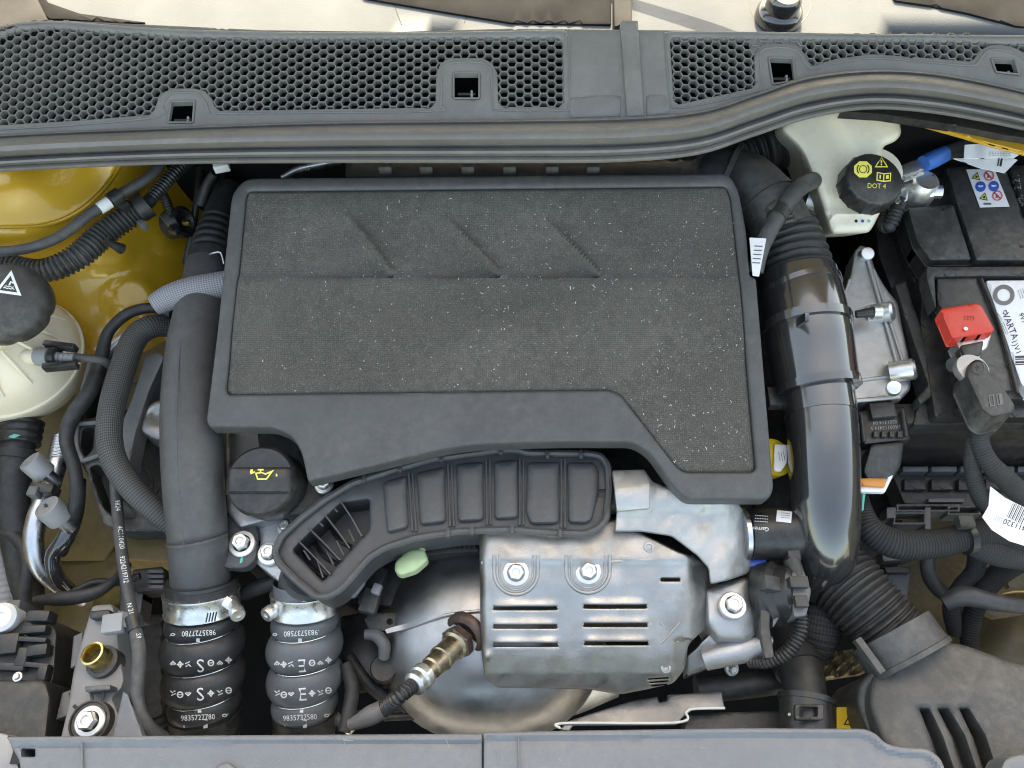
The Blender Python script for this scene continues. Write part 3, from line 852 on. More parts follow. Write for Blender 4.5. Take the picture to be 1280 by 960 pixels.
# wiring along the wing
wv1 = T('corrugated_conduit', 'thick black corrugated wiring conduit crossing the yellow wing', 'conduit', P(80, 330, -.05))
obj('conduit', tube([(-40, 318, .02), (10, 330, .012), (55, 338, .01), (95, 322, .012), (130, 292, .012), (160, 270, .015), (178, 259, .018)], [13, 13, 15, 16.5, 16.5, 16.5, 16.5], seg=24, corr=(.0060, .2, 0, 1)), plastic2, wv1)
obj('end_collar', tube([(172, 262, .018), (184, 254, .02)], 17.5, seg=24), plastic, wv1)
obj('fixing_clip', tube([(133, 300, .03), (142, 306, .02), (152, 311, .008)], [5, 5, 7], seg=12), plastic, wv1)
obj('fixing_clip', box(P(178, 281, .01), .012, .008, .012, rot(0, 0, -40)), greyp, wv1)
cb = T('sheathed_cable', 'smooth grey cable with white band above the corrugated conduit', 'cable', P(100, 290, .03))
obj('cable', tube([(-40, 314, .045), (20, 313, .045), (70, 298, .045), (115, 266, .045), (150, 243, .045), (185, 222, .045), (203, 200, .045), (205, 180, .03)], [6.5] * 8, seg=16), rubberg, cb)
obj('white_band', tube([(124, 261, .045), (137, 252.5, .045)], 7.4, seg=16), white, cb)
g = tube([(138, 251, .045), (150, 243, .045)], 10, seg=14); g.add(box(P(152, 256, .035), .020, .012, .012, rot(0, 0, -35)))
obj('cable_clip', g, plastic, cb)
lm = T('wing_loom', 'thin ribbed loom running up under the seal on the wing', 'wiring', P(210, 220, .0))
obj('conduit', tube([(182, 256, .02), (200, 236, .02), (222, 212, .02), (240, 196, .01)], 8.5, seg=16, corr=(.0048, .18, .1, 1)), plastic, lm)
obj('conduit', tube([(200, 236, .01), (208, 252, -.01), (214, 270, -.03)], 6, seg=12, corr=(.004, .14, 0, 1)), plastic, lm)
pc = T('wing_plug', 'black round wiring plug fixed to the yellow wing', 'connector', P(226, 280, -.08))
obj('plug_body', lathe(P(222, 279, -.045), (.9, -.1, .35), [(.016, -.016), (.020, -.014), (.021, .0), (.018, .002), (.022, .004), (.022, .012), (.017, .014), (.012, .006), (1e-7, .006)], 24), plastic, pc)
obj('plug_core', box(P(233, 278, -.028), .010, .006, .007), brass2, pc)
obj('connector', box(P(212, 276, -.030), .022, .014, .014, rot(0, 0, -50)), greyp, pc)
obj('latch', box(P(218, 288, -.028), .014, .010, .010, rot(0, 0, -20)), gloss, pc)

# big moulded pipe to the left of the cover
lp = T('charge_pipe', 'wide smooth dark grey charge pipe running beside the engine cover', 'pipe', P(245, 700, -.18))
obj('pipe', tube([(262, 330, -.035), (256, 370, -.03), (246, 430, -.025), (240, 500, -.025), (240, 560, -.03), (243, 620, -.045), (249, 690, -.083), (252, 755, -.130)], [27, 31, 35, 36.5, 37, 36.5, 36, 36], seg=44), coverp, lp)
obj('moulding_seam', tube([P(x, y, h) for x, y, h in ((230, 400, .008), (224, 450, .0105), (221, 520, .0115), (222, 580, .0065), (226, 640, -.010), (231, 700, -.038))], .0006, world=True, seg=6), coverp, lp)
obj('joint_ridge', tube([(246.6, 671.5, -.065), (247.1, 674.5, -.0665)], 36.5, seg=44), coverp, lp)
obj('upper_bellows', tube([(285, 235, -.03), (275, 270, -.03), (266, 305, -.032), (262, 335, -.035)], [17, 20, 25, 28], seg=30, corr=(.012, .09, .45, .85)), rubber, lp)
obj('lower_collar', tube([(252, 726, -.1085), (252.5, 739, -.1165)], [43, 43], seg=44), rubber, lp)
decal('white_bar', poly2([(-1, -.07), (1, -.07), (1, .07), (-1, .07)], [(-.1, -.3), (.1, -.3), (.1, .3), (-.1, .3)]), 248, 753, 27, bpy.data.objects['lower_collar'], white, curve=-.004)
g = sheet(rp([(268, 642), (318, 646), (325, 668), (320, 700), (308, 711), (280, 710), (268, 706)], 9), hz(-.085), .012, step=14, edge=4)
obj('fixing_tab', g, coverp, lp)
bolt(303, 680, -.083, 17, lp)
decal('paint_mark', poly2([(-.3, -1), (.3, -.6), (.35, .6), (0, 1), (-.35, 0)]), 302, 700, 5, bpy.data.objects['fixing_tab'], greenp, ang=10)
obj('wire_clip', tube([P(262, 318, .0), P(268, 316, .006), P(276, 316, .006), P(280, 330, .002)], .0012, world=True, seg=8), chrome, lp)

ls = T('braided_hose', 'short light grey braided hose entering under the engine cover', 'hose', P(230, 375, -.06))
obj('sleeve', tube([(192, 382, -.01), (212, 372, -.008), (240, 363, -.006), (280, 356, -.006), (300, 352, -.01)], [13, 16, 17, 17, 17], seg=26), br_lite, ls)
dk = T('sleeved_hose', 'dark braided sleeve hose curving down across the mount bracket', 'hose', P(150, 560, -.12))
obj('sleeve', tube([(215, 408, -.07), (190, 408, -.055), (168, 424, -.05), (152, 465, -.048), (138, 520, -.045), (140, 568, -.05), (163, 608, -.06), (196, 640, -.075), (235, 672, -.1)], [13, 14.5, 15, 15.5, 15.5, 15.5, 15, 14, 13], seg=24), br_dark, dk)
tag(obj('black_hose', tube([(215, 392, -.05), (190, 385, -.05), (160, 392, -.055), (135, 416, -.065), (126, 450, -.075), (112, 490, -.08), (90, 522, -.085), (83, 550, -.09), (93, 585, -.095), (96, 625, -.11), (86, 660, -.15), (75, 690, -.18)], [6, 6.5, 7, 7, 8.5, 10, 9.5, 8.5, 8, 9, 10, 9], seg=16), rubber), 'thin black rubber hose winding along the inner wing', 'hose')
tag(obj('steel_pipe', tube([(100, 520, -.13), (118, 470, -.11), (140, 435, -.10), (172, 412, -.10), (200, 402, -.11)], [8, 8, 8, 8.5, 8], seg=18), alu), 'bare metal pipe behind the braided hose', 'pipe')

# engine mount bracket
mb = T('mount_bracket', 'black engine mount bracket with pale worn rails under braided hose', 'bracket', P(140, 650, -.2))
g = sheet(rp([(198, 440), (206, 446), (186, 490), (170, 540), (160, 590), (164, 598), (160, 602), (152, 585), (146, 560), (150, 535), (165, 500), (182, 446)], 3), hz(lambda x, y: -.085 + .00003 * (y - 500)), .03, step=10, edge=2.5)
obj('rail', g, brkt, mb)
g = sheet(rp([(112, 446), (140, 446), (134, 480), (128, 520), (126, 560), (134, 590), (160, 628), (215, 646), (225, 652), (225, 664), (150, 664), (130, 655), (112, 600), (92, 560), (92, 535), (102, 495)], 3), hz(-.10), .03, holes=[rp([(117, 478), (128, 476), (120, 522), (107, 524)], 3), rp([(104, 536), (118, 534), (116, 562), (106, 572), (101, 556)], 4), rp([(112, 584), (124, 580), (150, 625), (172, 646), (148, 650), (130, 636)], 5)], step=10, edge=2.5)
obj('rail', g, plastic2, mb)
obj('worn_edge', tube([P(114, 452, -.097), P(103, 495, -.097), (P(95, 533, -.097)), P(95, 560, -.097), P(104, 578, -.099)], .0042, world=True, seg=10), brkt, mb)
for a, b in (((100, 530), (124, 528)), ((118, 476), (150, 480)), ((104, 576), (126, 568))):
    obj('cross_rib', tube([(a[0], a[1], -.095), (b[0], b[1], -.095)], 3, seg=8), greyp, mb)
g = sheet(rp([(105, 450), (215, 442), (222, 660), (150, 662), (112, 600), (96, 545)], 4), hz(-.21), .05, step=30, edge=3)
obj('lower_body', g, plastic, mb)
for k in range(7):
    x0 = 182 + rs.uniform(-12, 22); y0 = 455 + k * 26
    obj('web_rib', tube([(x0, y0, -.125), (x0 + rs.uniform(-10, 12), y0 + 20, -.13), (x0 + rs.uniform(-12, 18), y0 + 42, -.135)], 2.2, seg=8), plastic2, mb)
am = T('engine_mount', 'cast aluminium engine mount arm behind the charge pipe', 'engine mount', P(195, 530, -.16))
def amh(x, y): return -.085 - .012 * math.exp(-(((x - 200) / 14) ** 2 + ((y - 518) / 9) ** 2)) - .00025 * max(0, y - 535)
g = sheet(rp([(182, 512), (190, 503), (225, 494), (250, 500), (250, 560), (215, 556), (190, 548), (176, 540)], 6), hz(amh), .03, step=5, edge=6)
obj('mount_arm', g, cast, am)

# air conditioning pipes and service ports
ac = T('air_con_pipes', 'silver air conditioning pipes with two pale grey service caps', 'pipes', P(60, 720, -.3))
obj('silver_pipe', tube([(80, 545, -.14), (72, 580, -.14), (60, 615, -.145), (46, 650, -.15), (42, 682, -.16), (52, 712, -.18), (80, 738, -.21), (104, 752, -.24)], [10, 11, 12, 12.5, 12, 11, 9, 7], seg=22), alu, ac)
obj('black_pipe', tube([(98, 600, -.14), (94, 640, -.145), (82, 672, -.15), (66, 695, -.16), (72, 722, -.18), (92, 742, -.21)], [9, 10, 11, 9, 9, 8], seg=18), gloss, ac)
obj('ferrule', tube([(79, 548, -.139), (73, 575, -.139)], 12.5, seg=22, corr=(.004, .08, 0, 1)), alu, ac)
for x, y, h, n_, r in ((46, 584, -.10, (-.55, .45, 1), 14.5), (66, 640, -.105, (-.35, .32, 1), 16.5)):
    s = S(x, y, h)
    base = P(x + 10, y + 8, h - .02)
    obj('service_port', lathe(base - Vector(n_).normalized() * .02, n_, [(r * s * .62, 0), (r * s * .62, .03)], 20), alu, ac)
    c = obj('service_cap', lathe(base, n_, [(r * s * .98, 0), (r * s, .002), (r * s, .022), (r * s * .95, .025), (r * s * .78, .0255), (r * s * .76, .0248), (r * s * .3, .0248), (r * s * .22, .0236), (1e-7, .0236)], 26, rfun=lambda a, q, z: 1 + (.025 * math.cos(a * 12) if .002 < z < .022 else 0)), ltgreyp, ac)
    st = [(.9 * (1 if i % 2 else .5) * math.cos(i * math.pi / 6), .9 * (1 if i % 2 else .5) * math.sin(i * math.pi / 6)) for i in range(12)]
    tp = base + Vector(n_).normalized() * .026
    d = tp - CAM; k = d.dot(FW); px = 640 + FPX * d.x / k; py = 480 - FPX * d.dot(UP) / k
    decal('socket', poly2(st), px, py, 4, c, blackp, parent=c)
obj('pipe_clip', box(P(56, 613, -.115), .030, .012, .02, rot(0, 0, -4)), plastic, ac)
obj('pipe_clip', box(P(44, 616, -.11), .012, .012, .016, rot(0, 0, -4)), greyp, ac)
lh = T('coolant_hose', 'thick black coolant hose with clipped collar below the tank', 'hose', P(20, 700, -.3))
obj('hose', tube([(24, 545, -.14), (18, 585, -.15), (16, 630, -.165), (24, 680, -.19), (34, 740, -.23), (30, 790, -.26)], [19, 20, 20, 20, 19, 19], seg=26), rubber, lh)
obj('collar', tube([(28, 528, -.135), (24, 556, -.14)], [25, 24], seg=26, corr=(.010, .07, .1, 1)), plastic, lh)
obj('collar_ring', tube([(22, 562, -.143), (20, 572, -.146)], 22, seg=26), rubber, lh)
decal('paint_mark', poly2([(-1, -.2), (0, .35), (1, .1), (0, -.35)]), 18, 545, 8, bpy.data.objects['collar.001'] if 'collar.001' in bpy.data.objects else bpy.data.objects['collar'], greenp)
tag(obj('ribbed_tube', tube([(-14, 640, -.2), (-4, 690, -.21), (4, 730, -.22), (8, 770, -.23)], 18, seg=22, corr=(.008, .06, 0, 1)), ltgreyp), 'pale grey ribbed tube beside the coolant hose', 'tube')
for i, (pts, r, lb) in enumerate((([(-20, 655, -.17), (20, 672, -.17), (34, 700, -.175), (30, 740, -.19), (34, 760, -.2)], 8, 'black cable sagging in front of the silver pipe'),
                                 ([(44, 750, -.16), (80, 748, -.15), (115, 742, -.15), (140, 728, -.155), (160, 705, -.17)], [5, 9, 8.5, 6, 5], 'flat black cable bridging to the chassis leg'),
                                 ([(82, 745, -.18), (118, 728, -.18), (150, 728, -.18), (175, 720, -.18)], 4.5, 'thin dark wire above the headlamp bracket'))):
    tag(obj('cable', tube(pts, r, seg=12), rubber), lb, 'cable')

# headlamp and its bracket
hl = T('headlamp_housing', 'black headlamp housing with vents beside the grey bracket', 'headlamp', P(30, 900, -.25))
g = sheet(rp([(-60, 800), (14, 778), (60, 770), (72, 790), (68, 850), (60, 862), (-60, 856)], 6), hz(-.12), .1, step=16, edge=5)
obj('rear_cover', g, plastic2, hl)
g = sheet(rp([(-60, 850), (58, 850), (64, 872), (55, 960), (-60, 960)], 6), hz(-.095), .1, step=16, edge=7)
obj('lower_cover', g, plastic2, hl)
for x_, y_, a_, b_, c_, r_ in ((46, 788, .026, .008, .014, 4), (38, 800, .040, .005, .010, -3), (50, 814, .022, .012, .016, 8), (30, 822, .012, .020, .012, 0), (44, 832, .034, .005, .010, -5), (8, 806, .030, .022, .012, 6), (12, 834, .036, .008, .010, -2), (56, 842, .010, .016, .014, 3)):
    obj('vent_rib', box(P(x_, y_, -.113), a_, b_, c_, rot(0, 0, r_)), plastic, hl)
bolt(22, 846, -.095, 6, hl)
obj('adjuster', lathe(P(4, 772, -.11), (.1, -.1, 1), [(.016, -.02), (.016, .004), (.012, .008), (.006, .008), (.005, .004), (1e-7, .004)], 24), white, hl)
obj('plug', box(P(22, 770, -.13), .016, .03, .03, rot(0, 0, 5)), greyp, hl)
obj('connector', box(P(52, 772, -.115), .026, .012, .02), plastic, hl)
hb = T('headlamp_bracket', 'grey moulded plastic headlamp bracket with brass bush and large bolt', 'bracket', P(125, 900, -.2))
g = sheet(rp([(116, 757), (141, 755), (146, 775), (150, 820), (156, 850), (152, 862), (140, 872), (170, 940), (72, 940), (84, 890), (92, 840), (104, 795)], 5), hz(lambda x, y: -.085 - .0001 * (900 - y)), .05, step=10, edge=4)
br = obj('bracket_body', g, brkt, hb)
g = sheet(rp([(112, 764), (137, 762), (139, 771), (113, 774)], 2), hz(-.085), .012, step=10, edge=2); obj('lug', g, plastic2, hb)
g = sheet(rp([(106, 858), (138, 856), (138, 862), (107, 865)], 1), hz(-.070), .016, step=10, edge=1.5); obj('stiffener', g, greyp, hb)
for x0, y0, x1, y1 in ((114, 866, 116, 876), (130, 864, 128, 876), (92, 882, 100, 888), (88, 905, 96, 905)):
    obj('stiffener', tube([(x0, y0, -.080), (x1, y1, -.082)], 2, seg=8), plastic2, hb)
obj('brass_bush', lathe(P(130, 826, -.092), (-.2, .18, 1), [(.0125, -.01), (.0125, .022), (.0105, .0225), (.0095, .020), (.0095, 0), (1e-7, 0)], 28), brass2, hb)
obj('bush_collar', lathe(P(132, 829, -.094), (-.1, .1, 1), [(.017, -.01), (.017, .008), (.013, .009), (.012, .008)], 28), plastic2, hb)
bolt(113, 902, -.070, 19, hb, spin=.3)
obj('boss_ring', lathe(P(113, 902, -.076), (0, 0, 1), [(.0205, -.01), (.0205, .003), (.0185, .004), (.018, .002)], 30), plastic2, hb)
g = sheet(rp([(154, 864), (160, 868), (186, 940), (136, 940), (146, 900)], 1.5), hz(-.062), .008, step=10, edge=1.5); obj('gusset', g, shelfp, hb)
g = sheet(rp([(92, 795), (104, 790), (100, 830), (88, 836)], 2), hz(-.11), .03, step=10, edge=2); obj('side_lug', g, greyp, hb)
g = sheet(rp([(78, 866), (90, 862), (84, 895), (70, 900)], 2), hz(-.11), .03, step=10, edge=2); obj('side_lug', g, greyp, hb)
ph = T('printed_hose', 'slim black hose with white printed lettering beside the headlamp bracket', 'hose', P(165, 800, -.12))
pho = obj('hose', tube([(144, 600, -.09), (147, 640, -.085), (152, 690, -.075), (160, 740, -.07), (169, 785, -.068), (174, 815, -.068), (172, 850, -.07), (172, 880, -.072), (184, 908, -.08), (205, 925, -.1)], [7, 7, 7, 7, 7.5, 8.5, 8.5, 8.5, 9, 9], seg=18), rubberg, ph)
for s_, x, y, a in (('9824', 147, 632, 86), ('4C110420', 151, 672, 84), ('9224219712', 155, 712, 81), ('N 21.21', 164, 765, 75), ('S9', 173, 795, 85)):
    decal('lettering', s_, x, y, 6, pho, white, ang=a, parent=pho, sx=.8)
obj('hose_clip', box(P(160, 776, -.07), .024, .016, .014, rot(0, 0, -10)), greyp, ph)
obj('hose_clip', box(P(143, 780, -.068), .022, .020, .014, rot(0, 0, 8)), ltgreyp, ph)
obj('clip_ring', tube([(166, 771, -.068), (170, 788, -.068)], 10, seg=16), plastic, ph)
pl = T('loom_plug', 'ribbed dark grey wiring plug lying on the chassis leg', 'connector', P(190, 725, -.26))
g = sheet(rp([(166, 712), (204, 708), (206, 738), (168, 740)], 3), hz(-.20), .03, step=12, edge=2.5); obj('plug_body', g, plastic2, pl)
for k in range(4): obj('grip_rib', box(P(196, 715 + k * 6.4, -.197), .020, .0045, .008), greyp, pl)
g = sheet(rp([(150, 725), (182, 722), (175, 775), (150, 775)], 2), hz(-.21), .03, step=12, edge=2.5)
obj('bracket', g, greyp, pl)

# odds and ends in the dark gap behind the cover
gp = T('gap_connector', 'small white connector in the dark gap behind the cover', 'connector', P(276, 210, -.02))
obj('connector_body', box(P(277, 208, .04), .020, .012, .012, rot(0, 0, 15)), white, gp)
obj('lead', tube([(268, 216, .02), (258, 232, .0), (250, 256, -.02)], [5, 6, 6], seg=12), rubber, gp)
tag(obj('fuel_pipe', tube([(352, 222, .05), (372, 212, .055), (396, 206, .06), (425, 200, .06)], [4, 5, 6, 6], seg=14), alu), 'thin silver pipe behind the rear edge of the cover', 'pipe')
for pts_, lb_ in (([(232, 330, -.10), (240, 290, -.07), (246, 250, -.04), (250, 210, -.02)], 'thin black cable hanging on the bulkhead by the wing'), ([(262, 300, -.1), (264, 260, -.06), (274, 236, -.03), (282, 215, -.02)], 'black wire rising beside the upper bellows')):
    tag(obj('cable', tube(pts_, 4.5, seg=10), plastic), lb_, 'cable')

# ================================================================= TURBO HOSES
def turbo_hose(x0, x1, kind, m, num, big, label):
    t = T('turbo_hose', label, 'hose', P(x1, 920, -.30))
    st = [(745, 0), (784, 0), (806, 0), (845, 0), (885, 0), (907, 0)]
    OFF = 19
    hh = lambda y: -.108 - (y - 726) * .00056
    xx = lambda y: x0 + (x1 - x0) * (y - 745) / 170
    k = 1 if big else .92
    def r(y):
        if y < 786: return 41.5 * k
        for a, b, lo, amp in ((786, 807, 40, 5), (807, 846, 39.5, 12), (846, 886, 39.5, 11.5), (886, 909, 39, 5.5)):
            if a <= y < b: return k * (lo + amp * math.sin(math.pi * (y - a) / (b - a)) ** .55)
        return 40 * k
    ys = np.arange(744 - OFF, 950, 1.5)
    g = G(); seg = 56; g.uv = []
    W = [P(xx(y), y, hh(y)) for y in ys]
    ax = (W[-1] - W[0]).normalized(); ax = (ax + Vector((.03, 0, 0))).normalized()
    u = Vector((1, 0, 0)); u = (u - ax * u.dot(ax)).normalized(); v = ax.cross(u)
    if v.z < 0: v = -v
    tilt = Vector((0, .0, 0))
    for y, c in zip(ys, W):
        rr = r(y + OFF) * S(xx(y), y, hh(y))
        for j in range(seg):
            a = 2 * math.pi * j / seg
            sk = -.06 * math.cos(a) * rr * max(0, min(1, (y - 767) / 20))
            g.v.append(c + (u * math.cos(a) + v * math.sin(a)) * rr + ax * sk)
    for i in range(len(ys) - 1):
        for j in range(seg):
            a = i * seg + j; b = i * seg + (j + 1) % seg; g.f.append((a, b, b + seg, a + seg))
    body = obj('hose_body', fix(g), m, t, ang=60)
    for y in (806.5 - OFF, 846 - OFF, 886 - OFF):
        c = P(xx(y), y, hh(y)); rr = r(y + OFF + .6) * S(xx(y), y, hh(y)) + .0012
        R2 = [c + (u * math.cos(a) + v * math.sin(a)) * rr - ax * (.06 * math.cos(a) * rr) for a in [2 * math.pi * i / 40 for i in range(41)]]
        obj('wire_ring', tube(R2, .0007, world=True, seg=8, caps=False, step=.004), chrome, t)
    def band(ya, yb, rpx, mm, name):
        pa, pb = P(xx(ya), ya, hh(ya)), P(xx(yb), yb, hh(yb)); s = S(xx(ya), ya, hh(ya))
        L_ = (pb - pa).length; R_o = rpx * s
        return obj(name, lathe(pa, ax, [(R_o - .003, 0), (R_o, .0004), (R_o, L_ * .1), (R_o - .0007, L_ * .16), (R_o - .0007, L_ * .84), (R_o, L_ * .9), (R_o, L_ - .0004), (R_o - .003, L_)], 56, xdir=u), mm, t)
    cb_ = band(757 - OFF, 783 - OFF, 46 * k, chrome, 'hose_clamp')
    cb2 = band(909 - OFF, 930 - OFF, 43 * k, darkm, 'lower_clamp')
    sx_ = 1 if big else -1
    c = P(xx(770) + sx_ * 38 * k, 766, hh(768) + .030)
    wm = T_ = obj('clamp_screw', lathe(c - Vector((0, -.008, .002)), (sx_ * .55, -.75, .55), [(.0065, -.012), (.0065, .008), (.0085, .009), (.0085, .017), (.0075, .019), (.003, .019), (.003, .0175), (1e-7, .0175)], 20), zinc, t)
    obj('screw_housing', box(c + Vector((-sx_ * .006, .010, -.004)), .018, .012, .012, rot(0, sx_ * 20, -sx_ * 30)), chrome, t)
    # second small screw at the lower clamp
    c2 = P(xx(910) + (-58 if big else 48), 903, hh(910) + .01)
    obj('clamp_screw', lathe(c2, (-.8 * sx_, -.4, .5), [(.007, -.02), (.007, .006), (.009, .007), (.009, .014), (1e-7, .015)], 18), zinc if not big else darkm, t)
    if big:
        for i in range(9): decal('clamp_slot', poly2([(-.13, -1), (.13, -1), (.13, 1), (-.13, 1)]), xx(770) + 6 + i * 3.6, 772 - i * .45, 6.0, cb_, darkm, ang=12, parent=cb_)
    else:
        decal('paint_mark', poly2([(-.16, -1), (.16, -1), (.16, 1), (-.16, 1)]), xx(788) + 14, 793, 7, body, greenp, ang=30, parent=body)
    # writing
    X = xx(795) - 3
    bar = poly2([(-1, -.07), (1, -.07), (1, .07), (-1, .07)], [(-.1, -.25), (.1, -.25), (.1, .25), (-.1, .25)])
    decal('white_bar', bar, xx(750), 750.5, 29 * k, body, white, ang=-1, curve=-.004, parent=body)
    decal('part_number', num, X - 2, 791, 6.6, body, white, ang=-3, flip=True, parent=body, sx=.9)
    decal('white_tick', poly2([(-1, -1), (1, -1), (1, 1), (-1, 1)]), X - 3, 800, 2.2, body, white, parent=body)
    decal('part_number', num, X - 3, 897, 6.6, body, white, ang=-3, parent=body, sx=.9)
    decal('white_tick', poly2([(-1, -1), (1, -1), (1, 1), (-1, 1)]), X - 1, 888.5, 2.2, body, white, parent=body)
    decal('white_bar', bar, xx(908), 905, 27 * k, body, white, ang=-1, curve=-.003, parent=body)
    logo = join2(ring2(circ(0, 0, 1, 10, .6), circ(0, 0, .55, 10, .25)), poly2([(.5, .2), (1.4, .8), (1.3, .3)]))
    decal('maker_mark', logo, X + 30, 894, 3.4, body, white, ang=-3, parent=body)
    decal('maker_mark', logo, X - 34, 793, 3.0, body, white, ang=-3, parent=body, flip=True)
    def marks(y0, fl, seed):
        rr = random.Random(seed)
        for i, dx in enumerate((-34, -25, -15, 13, 24, 35)):
            kk = (i + seed) % 4
            if kk == 0: sh = join2(ring2(circ(0, 0, 1, 12), circ(0, 0, .62, 12)), poly2([(-.8, -.12), (.8, -.12), (.8, .12), (-.8, .12)]))
            elif kk == 1: sh = poly2([(-.9, .2), (0, -.6), (.9, .2), (.9, .65), (0, -.1), (-.9, .65)], [(-.5, .5), (0, .1), (.5, .5), (.5, .8), (0, .45), (-.5, .8)])
            elif kk == 2: sh = join2(poly2([(-1, -.2), (1, -.2), (1, .2), (-1, .2)], [(-.2, -1), (.2, -1), (.2, 1), (-.2, 1)]), ring2(circ(0, 0, .75, 8), circ(0, 0, .5, 8)))
            else: sh = poly2([(-.9, .8), (-.5, .8), (.2, .1), (-.1, -.1)], [(-.6, -.8), (.9, -.3), (.9, 0), (-.5, -.5)], [(.3, .3), (.9, .5), (.7, .8), (.2, .6)])
            decal('symbol', sh, X + dx * k, y0 - (2.4 if abs(dx) > 30 else 0) - dx * .05, 4.2, body, white, ang=-4, parent=body, flip=fl)
    decal('marking_letter', kind, X, 831, 16, body, white, ang=-4, flip=True, parent=body)
    decal('marking_letter', kind, X, 868.5, 16, body, white, ang=-4, parent=body)
    marks(829, True, 1); marks(867, False, 3)
    return t
turbo_hose(252, 257, 'S', siliS, '9835727780', True, 'black ribbed turbo hose marked with white letter S')
turbo_hose(381, 381, 'E', siliE, '9835737580', False, 'grey ribbed turbo hose marked with white letter E')

# ================================================================= ENGINE
eb = T('engine_block', 'dark cast engine block and covers under the engine cover', 'engine', P(600, 600, -.5))
g = sheet(rp([(290, 260), (930, 260), (950, 560), (930, 700), (640, 760), (480, 760), (290, 700)], 20), hz(-.16), .3, step=60, edge=5)
obj('block', g, darkm, eb)
g = sheet(rp([(283, 522), (330, 528), (345, 560), (380, 600), (385, 630), (330, 652), (300, 660), (284, 640)], 4), hz(-.075), .06, step=12, edge=4)
obj('timing_cover', g, cast, eb)
g = sheet(rp([(320, 530), (372, 545), (386, 600), (420, 615), (420, 640), (345, 645), (330, 600)], 6), hz(-.062), .04, step=14, edge=4)
obj('cam_cover', g, plastic2, eb)
g = sheet(rp([(316, 650), (325, 640), (345, 645), (378, 640), (390, 650), (375, 690), (352, 730), (322, 706), (314, 690)], 5), hz(-.095), .03, step=12, edge=3)
obj('bracket_casting', g, cast, eb)
bolt(357, 658, -.085, 11, eb); bolt(337, 692, -.090, 15, eb); bolt(405, 606, -.055, 12, eb); bolt(293, 610, -.070, 9, eb)
g = sheet(rp([(480, 684), (600, 664), (600, 690), (560, 692), (500, 700)], 4), hz(-.12), .03, step=12, edge=3)
obj('lower_cover', g, plastic2, eb)
for k in range(9): obj('cover_rib', tube([(545 + k * 6, 668, -.115), (545 + k * 6, 686, -.118)], 1.4, seg=8), plastic2, eb)
g = sheet(rp([(760, 555), (800, 556), (845, 620), (900, 628), (900, 650), (760, 650)], 4), hz(-.10), .05, step=20, edge=3)
obj('rear_cover', g, plastic, eb)

# oil filler cap
oc = T('oil_filler_cap', 'round black oil filler cap with yellow oil can symbol', 'oil cap', P(335, 610, -.09))
o_ = P(337, 606, -.05); n_ = Vector((-.02, -.26, 1)).normalized()
r0 = 45 * S(335, 595, -.02)
def capr(a, r, z): return 1 + (.012 * math.cos(a * 18) if z < .02 else 0)
disc = obj('cap_body', lathe(o_, n_, [(r0 * .97, -.02), (r0, -.015), (r0, .024), (r0 * .97, .030), (r0 * .90, .033), (1e-7, .034)], 72, rfun=capr), plastic, oc)
x_ = Vector((1, 0, 0)); m4 = frame(o_ + n_ * .034, n_, x_)
hw_ = .0125
g = G(); pts = []
for i in range(25):
    a = -1 + 2 * i / 24; X = a * r0 * .93
    pts.append(X)
prf = [(-hw_ - .003, -.002), (-hw_, .0055), (-hw_ + .002, .0065), (hw_ - .002, .0065), (hw_, .0055), (hw_ + .003, -.002)]
for X in pts:
    e = 1 - (abs(X) / (r0 * .93)) ** 8
    for yy, zz in prf: g.v.append(m4 @ Vector((X, yy, -.004 + (zz + .004) * (.15 + .85 * e))))
for i in range(24):
    for k in range(5): a = i * 6 + k; g.f.append((a, a + 6, a + 7, a + 1))
g.f += [tuple(range(6)), tuple(reversed(range(144, 150)))]
grip = obj('grip_bar', fix(g), plastic, oc)
can = poly2([(-1.0, .35), (-.75, .35), (-.75, .1), (-.6, .1), (-.6, -.45), (.35, -.45), (1.15, .28), (1.0, .38), (.3, 0.0), (.15, .12), (-.45, .12), (-.6, .2), (-.85, .2), (-.85, .5), (-1.0, .5)][::1])
can = join2(ring2([(-.75, .15), (-.1, .22), (.2, .1), (1.05, .42), (.35, -.5), (-.55, -.5)], [(-.58, .05), (-.1, .10), (.22, -.05), (.62, .12), (.27, -.37), (-.45, -.37)]),
            poly2([(-.5, .35), (.05, .35), (.05, .48), (-.5, .48)], [(-.3, .2), (-.16, .2), (-.16, .38), (-.3, .38)], [(-1.15, .0), (-.75, .15), (-.75, .3), (-1.2, .14)], [(-1.2, .14), (-.95, .22), (-.95, .48), (-1.2, .4)], [(1.15, -.12), (1.25, .1), (1.35, -.12), (1.25, -.22)]))
decal('oil_can_symbol', can, 329, 593, 13.5, grip, yellow, ang=0, parent=grip)

# ribbed intake resonator
ro = [(343, 690), (352, 670), (376, 648), (404, 626), (440, 604), (490, 588), (540, 574), (590, 567), (620, 563), (645, 562), (660, 566), (735, 567), (752, 570), (760, 582), (762, 612), (758, 648), (748, 660), (732, 667), (690, 666), (640, 662), (575, 664), (520, 672), (482, 684), (462, 696), (446, 714), (428, 735), (412, 745), (396, 746), (370, 725), (350, 705)]
ro = rp(ro, 6, 3)
rs_t = T('intake_resonator', 'black ribbed plastic intake duct arching over the heat shield', 'air duct', P(560, 650, -.12))
rh = lambda x, y: -.045 - .00012 * max(0, 480 - x)
open_ = rp([(366, 688), (396, 658), (425, 630), (462, 624), (462, 662), (452, 672), (428, 700), (404, 727)], 4)
g = sheet(ro, hz(rh), .05, holes=[open_], step=10, edge=5); obj('duct_shell', g, coverp, rs_t)
g = tube([P(x, y, rh(x, y) + .004) for x, y in dens(ro, 9)] + [P(ro[0][0], ro[0][1], rh(*ro[0]) + .004)], .0042, world=True, seg=8, caps=False, step=.008)
